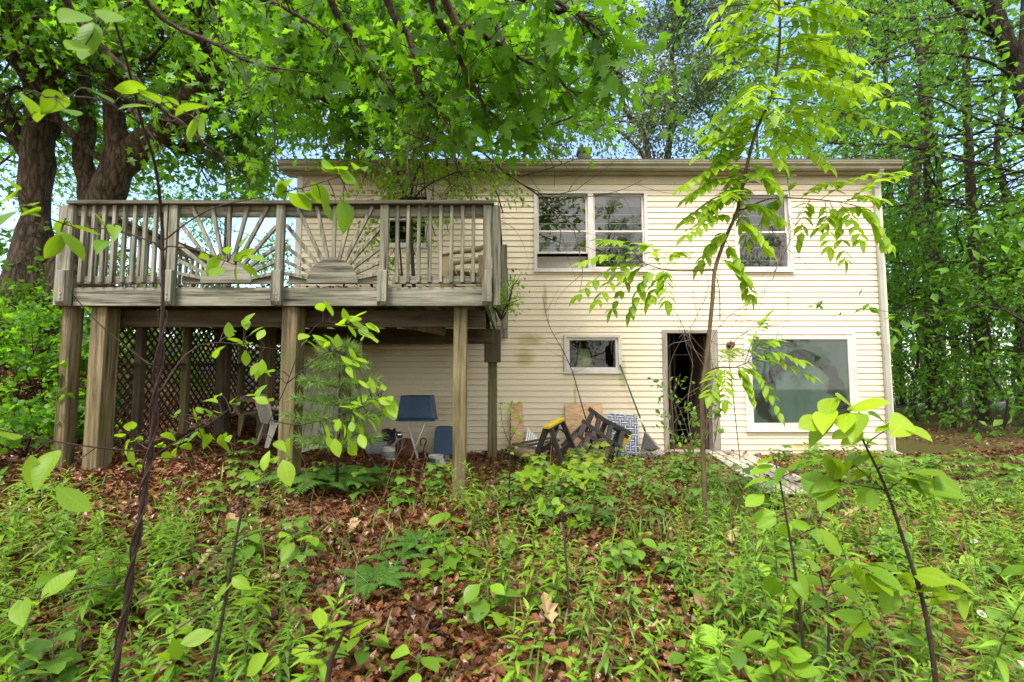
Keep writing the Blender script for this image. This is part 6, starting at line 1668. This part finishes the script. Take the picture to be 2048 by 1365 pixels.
def make_seedling(name, seed, H, n, leaf, mat, T, tiers=2, petiole=.5):
    rng = np.random.default_rng(seed); mb = MB(); mb.tube([(0, 0, -.04), (0.01, 0, H * .6), (0, .01, H)], [.004, .003, .002], 4, cap=False)
    pos, ax, nr, sz, tn = [], [], [], [], []
    for tr in range(tiers):
        z = H * (1 - .36 * tr)
        for i in range(n):
            a = 2 * math.pi * (i + .5 * tr + rng.uniform(-.2, .2)) / n; o = Vector((math.cos(a), math.sin(a), rng.uniform(.05, .4))); b = Vector((0, 0, z)) + o * leaf * petiole * rng.uniform(.6, 1.2)
            mb.tube([(0, 0, z - .01), tuple(b)], .0014, 3, cap=False)
            pos.append(tuple(b)); ax.append((o.x, o.y, rng.uniform(-.35, .1))); nr.append((o.x * .2 + rng.normal() * .2, o.y * .2 + rng.normal() * .2, 1)); sz.append(leaf * rng.uniform(.75, 1.2) * (1 + .15 * tr)); tn.append(np.clip(rng.normal(.5, .2), 0, 1))
    return build_leaves(name, [leaf_arrays(T, np.array(pos), np.array(ax), np.array(nr), np.array(sz), np.array(tn))], [M[mat], M['greenstem']], None, smooth=True, extra=mb)

rng = np.random.default_rng(131)
def scatter(n, x0, x1, y0, y1, dens):
    out = []; tries = 0
    while len(out) < n and tries < n * 60:
        tries += 1
        y = y0 + (y1 - y0) * rng.uniform() ** .8; x = rng.uniform(-1.15, 1.15) * y + rng.uniform(-.2, .2)
        if not (x0 < x < x1): continue
        z = GZ(x, y); px, py = proj(x, y, z)
        if rng.uniform() < dens(px, py, x, y): out.append((x, y, z))
    return out
def inside(x, y): # walkway, sapling stems etc. stay free
    q = Vector((x, y, 0)) - Vector((A0.x, A0.y, 0)); s = q.dot(u0); w = q.dot(v0)
    return -.2 < s < L0 + .2 and -.3 < w < .85
A0, B0 = G(1432, 912), G(1570, 1000); u0 = (B0 - A0); L0 = u0.length; u0.normalize(); v0 = Vector((-u0.y, u0.x, 0)).normalized()
def first_or_copy(protos, used_, i):
    o = protos[i % len(protos)]
    if o.name not in used_: used_.add(o.name); return o
    return copy_tree(o)
def spread_out(protos, pts, label, cat, group, s0=.8, s1=1.2):
    us = set()
    order = list(rng.permutation(len(pts)))
    for k, j in enumerate(order):
        x, y, z = pts[j]; o = first_or_copy(protos, us, k if k < len(protos) else int(rng.integers(len(protos))))
        o.location = (x, y, z); o.rotation_euler = (rng.normal() * .08, rng.normal() * .08, rng.uniform(0, 6.3)); s = rng.uniform(s0, s1); o.scale = (s, s, s)
        tag(o, label, cat, group)
# goldenrod-like weeds
def d_weed(px, py, x, y):
    if inside(x, y): return 0
    d = 0
    if px < 640: d = .7 if py > 1090 + max(0, (px - 380)) * 1.0 else (.06 if py > 1030 else 0)
    elif px < 830: d = .05 if py > 1150 else 0.0
    elif px < 1390: d = .5 if py > 1130 else (.15 if py > 1020 else .02)
    else: d = .6 if py > 1080 else (.35 if py > 1010 else .03)
    return d
weeds = [make_weed('leafy_weed', 201 + i, h, n, l, mm, TT) for i, (h, n, l, mm, TT) in enumerate([(.48, 34, .10, 'weed', LANCE), (.60, 42, .105, 'weed', LANCE), (.38, 28, .085, 'weed', LANCE), (.52, 36, .09, 'seedling', LANCE), (.32, 24, .075, 'weed', LEAFLET), (.42, 26, .07, 'oval', LEAFLET), (.30, 22, .09, 'seedling', LANCE)])]
pts = scatter(285, -4, 6.5, 1.7, 5.2, d_weed)
spread_out(weeds, pts, 'upright green weed with narrow pointed leaves among others in the yard', 'weed', 'upright narrow-leaved weeds', .65, 1.15)
# glossy lobed maple seedlings
def d_seed(px, py, x, y):
    if inside(x, y): return 0
    if 1010 < px < 1450 and 905 < py < 1080: return .9
    if 560 < px < 1010 and 955 < py < 1030: return .45
    if 330 < px < 520 and 940 < py < 1060: return .45
    if px < 330 and py > 930: return .15
    if px > 1470 and 900 < py < 1020: return .8
    return .06 if py > 1000 else 0
seeds = [make_seedling('maple_seedling', 221 + i, h, n, l, 'seedling', SEED, t) for i, (h, n, l, t) in enumerate([(.18, 5, .085, 2), (.25, 6, .09, 3), (.12, 4, .08, 1), (.30, 6, .08, 3)])]
spread_out(seeds, scatter(200, -5, 6.5, 2.2, 8.4, lambda px, py, x, y: d_seed(px, py, x, y) if (y < 7.4 or px > 1470) else 0), 'low glossy green seedling with lobed leaves in the leaf litter', 'seedling', 'glossy lobed seedlings')
ys_ = [make_seedling('yellow_seedling', 231 + i, h, n, l, 'yellowseed', SEED, t, .8) for i, (h, n, l, t) in enumerate([(.30, 7, .11, 2), (.22, 6, .10, 2)])]
spread_out(ys_, [tuple(G(x, y)) for x, y in [(1075, 965), (1110, 985), (1150, 960), (1190, 965), (1060, 1000), (1135, 1000), (1195, 940), (1170, 985)]], 'yellow-green broad-leaved seedling in front of the black sawhorse', 'seedling', 'yellow-green seedlings by the sawhorse')
# broad ovate plants near the camera
broad = [make_seedling('broadleaf_plant', 241 + i, h, n, l, 'weed', BROAD, t) for i, (h, n, l, t) in enumerate([(.16, 4, .11, 2), (.24, 4, .12, 3), (.10, 4, .10, 1)])]
spread_out(broad, scatter(30, -3.5, 4.5, 1.75, 4.2, lambda px, py, x, y: 0 if inside(x, y) else (.8 if py > 1100 else .25)), 'low plant with broad oval leaves near the bottom of the yard', 'plant', 'low broad-leaved plants')
# ferns
ferns = [make_fern('fern', 251, 9, .42, .085), make_fern('fern', 252, 7, .34, .07)]
fl = [(655, 985, 'dark green fern at the foot of the young pine'), (700, 975, 'fern right of the young pine foot'), (620, 975, 'fern left of the young pine foot'), (790, 1130, 'pale fern in the leaf litter below the deck, nearest the middle'), (745, 1180, 'small fern beside dark glossy leaves at bottom centre'), (215, 915, 'small fern at the foot of the left deck posts'), (840, 1100, 'pale green fern right of its neighbour in open leaf litter')]
us = set()
for i, (px, py, lb) in enumerate(fl):
    o = first_or_copy(ferns, us, i); q = G(px, py); o.location = q; o.rotation_euler = (0, 0, i * 1.1); s = 1.6 if i < 3 else .75; o.scale = (s, s, s); tag(o, lb, 'fern', 'ferns')
# rosettes at the left (dark broad strap leaves)
ros = [make_weed('rosette_plant', 261, .16, 14, .24, 'seedling', LANCE, .05)]
us = set()
for i, (px, py, lb) in enumerate([(85, 1010, 'dark strap-leaved clump at left below the deck corner'), (125, 1005, 'dark strap-leaved clump right of the other one'), (60, 990, 'small strap-leaved clump at the far left')]):
    o = first_or_copy(ros, us, i); o.location = G(px, py); o.rotation_euler = (0, 0, i * 2.); tag(o, lb, 'plant', 'strap-leaved clumps')
# daisies
def make_daisy(seed):
    rng = np.random.default_rng(seed); mb = MB(); mb.tube([(0, 0, -.03), (.01, 0, .2), (.02, 0, .36)], [.003, .002, .002], 4)
    mb.lathe([(0, .004), (.009, .003), (.011, 0)], (.02, 0, .362), 8)
    a = np.linspace(0, 2 * math.pi, 15)[:-1]; n = len(a); pos = np.stack([.02 + .008 * np.cos(a), .008 * np.sin(a), np.full(n, .362)], 1)
    ax = np.stack([np.cos(a), np.sin(a), np.full(n, .1)], 1)
    return build_leaves('daisy', [leaf_arrays(blade(.35, 2, 0, .1, .6), pos, ax, np.tile([0, 0, 1.], (n, 1)), np.full(n, .013), np.full(n, .5))], [M['petal'], M['greenstem']], None, extra=mb)
dz = [make_daisy(1)]; us = set()
for i, (px, py, lb) in enumerate([(1900, 1330, 'white daisy low among right-hand weeds'), (1985, 1270, 'white daisy nearest the lower right corner'), (1980, 1140, 'white daisy halfway up the right-hand weeds'), (2025, 1100, 'white daisy at the right edge of the grass'), (2040, 1115, 'white daisy right beside another at the edge'), (1985, 1180, 'white daisy above the lower corner daisy')]):
    o = first_or_copy(dz, us, i); o.location = G(px, py); o.rotation_euler = (.5, 0, i); tag(o, lb, 'daisy', 'white daisies')
# last year's dry stalks
def make_stalk(seed):
    r = np.random.default_rng(seed); m = MB(); P = [Vector((0, 0, -.03))]
    d = Vector((r.normal() * .35, r.normal() * .35, 1))
    for i in range(5): d = (d + Vector(r.normal(size=3)) * .18).normalized(); P.append(P[-1] + d * .13)
    m.tube(P, taper(6, .0032, .0012), 4)
    for k in (2, 3, 4):
        e = Vector(r.normal(size=3)); e.z = abs(e.z); m.tube([P[k], P[k] + e.normalized() * .09], .0012, 3, cap=False)
    return m.build('dry_stalk', M['deadstem'])
sk = [make_stalk(i) for i in range(4)]
spread_out(sk, scatter(60, -4, 6, 1.8, 6.0, lambda px, py, x, y: 0 if inside(x, y) else .6), 'bare dry brown stalk standing among the green weeds', 'stalk', 'dry stalks', .7, 1.4)
# grass, creeping leaves, fallen leaves: uncountable
def dens_pts(n, y0, y1, fn, pw=.75, onwalk=False):
    y = y0 + (y1 - y0) * rng.uniform(size=n) ** pw; x = rng.uniform(-1.15, 1.15, n) * (y + .3)
    z = gz(x, y); px, py = proj(x, y, z)
    keep = rng.uniform(size=n) < fn(px, py, x, y)
    wx = (x - A0.x) * u0.x + (y - A0.y) * u0.y; wv = (x - A0.x) * v0.x + (y - A0.y) * v0.y
    keep &= ~((wx > -.1) & (wx < L0 + .1) & (wv > -.15) & (wv < .6) & (rng.uniform(size=n) > (.35 if onwalk else .06)))
    keep &= y < YW - .05
    return np.stack([x, y, z], 1)[keep]
def patch(x, y, s, o): return .5 + .5 * np.sin(x * s + o + 1.7 * np.sin(y * s * .7)) * np.sin(y * s * 1.1 + o * 2 + 1.3 * np.sin(x * s * .9))
pg = dens_pts(60000, 1.6, 7.5, lambda px, py, x, y: np.where(px > 1250, .45, np.where(px < 520, .15, .14)) * np.where(py < 985, .12, 1) * patch(x, y, 2.1, 1.0))
n = len(pg)
gr = build_leaves('grass', [leaf_arrays(BLADE, pg + np.array([0, 0, -.01]), unit(rng.normal(size=(n, 3)) * .35 + np.array([0, 0, 1.0])), rvec(n, rng), rng.uniform(.08, .24, n), np.clip(rng.normal(.5, .22, n), 0, 1), rng.uniform(.8, 1.6, n))], M['grass'], None)
tag(gr, 'thin grass blades scattered through the yard weeds', None, None, 'stuff')
pc = dens_pts(52000, 1.6, 8.4, lambda px, py, x, y: np.where(py < 960, np.where((px > 1000) & (px < 1460), .6, np.where((px > 1460) & (px < 1800), .5, .05)), np.where(px > 1380, .62, np.where(px > 850, .5, np.where((px < 600) & (py > 1060), .45, .05)))) * (.2 + patch(x, y, 3.0, .3)) * np.where((px > 1800) & (py < 1010), .35, 1))
n = len(pc); a = rng.uniform(0, 6.28, n)
gc = build_leaves('ground_cover', [leaf_arrays(blade(.6, 3, .25, .25, .48), pc + np.stack([np.zeros(n), np.zeros(n), rng.uniform(.005, .13, n)], 1), np.stack([np.cos(a), np.sin(a), rng.uniform(-.2, .45, n)], 1), np.array([0, 0, 1.]) + rng.normal(size=(n, 3)) * .3, rng.uniform(.022, .065, n), np.clip(rng.normal(.5, .25, n), 0, 1))], M['weed'], None, smooth=True)
tag(gc, 'small creeping green leaves covering the yard floor', None, None, 'stuff')
def dlit(px, py, x, y): return np.where(px > 1400, np.where((px > 1600) & (py < 1030), .45, .25), .95) * np.where(y < 8.9, .3 + .7 * patch(x, y, 1.7, 2.2), 1)
pd = dens_pts(88000, 1.6, 9.0, dlit, .85, True)
wx = (pd[:, 0] - A0.x) * u0.x + (pd[:, 1] - A0.y) * u0.y; wv = (pd[:, 0] - A0.x) * v0.x + (pd[:, 1] - A0.y) * v0.y
onp = (wx > -.1) & (wx < L0 + .1) & (wv > -.15) & (wv < .6); pd[onp, 2] += .075
sel = ~onp | (rng.uniform(size=len(pd)) < .5); pd = pd[sel]
extra_n = 9000
ex = np.stack([rng.uniform(-9, -1, extra_n), rng.uniform(5, 11, extra_n)], 1); ex = ex[~((ex[:, 1] > YW) & (ex[:, 0] > XL))]
ex2 = np.stack([rng.uniform(8.0, 15, 4000), rng.uniform(8.3, 15, 4000)], 1); ex = np.concatenate([ex, ex2])
pd = np.concatenate([pd, np.stack([ex[:, 0], ex[:, 1], gz(ex[:, 0], ex[:, 1])], 1)])
# leaves also lie along the deck boards
nd = 900; dk = np.stack([rng.uniform(xl_ + .1, xr_ - .1, nd), YF + .1 + (DYB - YF - .2) * rng.uniform(size=nd) ** 1.6, np.full(nd, zf1 + .012)], 1); pd = np.concatenate([pd, dk])
n = len(pd); a = rng.uniform(0, 6.28, n); h = n // 2
ax = np.stack([np.cos(a), np.sin(a), rng.normal(0, .28, n)], 1); nr = np.array([0, 0, 1.]) + rng.normal(size=(n, 3)) * .42
sz = rng.uniform(.03, .085, n); tn = np.clip(rng.beta(1.2, 2.0, n), 0, 1); pd = pd + np.stack([np.zeros(n), np.zeros(n), rng.uniform(.004, .028, n)], 1)
dl_ = build_leaves('fallen_leaves', [leaf_arrays(DEAD, pd[:h], ax[:h], nr[:h], sz[:h], tn[:h]), leaf_arrays(DEAD2, pd[h:], ax[h:], nr[h:], sz[h:], tn[h:])], M['dead'], None)
tag(dl_, 'brown fallen oak and maple leaves littering the ground', None, None, 'stuff')
# bigger pale curled leaves lying singly near the camera
pl = []
us = set(); proto = None
pos = scatter(46, -3.5, 3.5, 1.9, 4.8, lambda px, py, x, y: .8 if px < 1500 else .3)
for i, (x, y, z) in enumerate(pos):
    if proto is None:
        proto = build_leaves('curled_leaf', [leaf_arrays(DEAD, np.zeros((1, 3)), np.array([[1., 0, .1]]), np.array([[0, 0, 1.]]), np.array([.15]), np.array([.6]))], M['paledead'], None); o = proto
    else: o = copy_tree(proto)
    o.location = (x, y, z + .035); o.rotation_euler = (rng.normal() * .4, rng.normal() * .4, rng.uniform(0, 6.3)); s = rng.uniform(.6, 1.1); o.scale = (s, s, s)
    tag(o, 'large pale curled dead leaf lying on darker leaf litter', 'leaf', 'large pale dead leaves')
# fallen sticks
for i, (x0, y0, x1, y1, lb) in enumerate([(120, 1005, 190, 965, 'thin fallen stick on wet leaves left of the deck posts'), (640, 1365, 700, 1290, 'short dark branch stub at the bottom of the leaf litter'), (1010, 960, 1060, 975, 'thin stick on leaves right of the tall deck post'), (60, 860, 130, 880, 'curved black stick on the slope at left')]):
    a_, b_ = G(x0, y0), G(x1, y1); m = MB(); m.tube(smoothpath([a_ + Vector((0, 0, .02)), a_.lerp(b_, .5) + Vector((0, 0, .05)), b_ + Vector((0, 0, .03))], 4), taper(9, .014, .006), 6); tag(m.build('fallen_stick', M['twig'], smooth=True), lb, 'stick', 'fallen sticks')
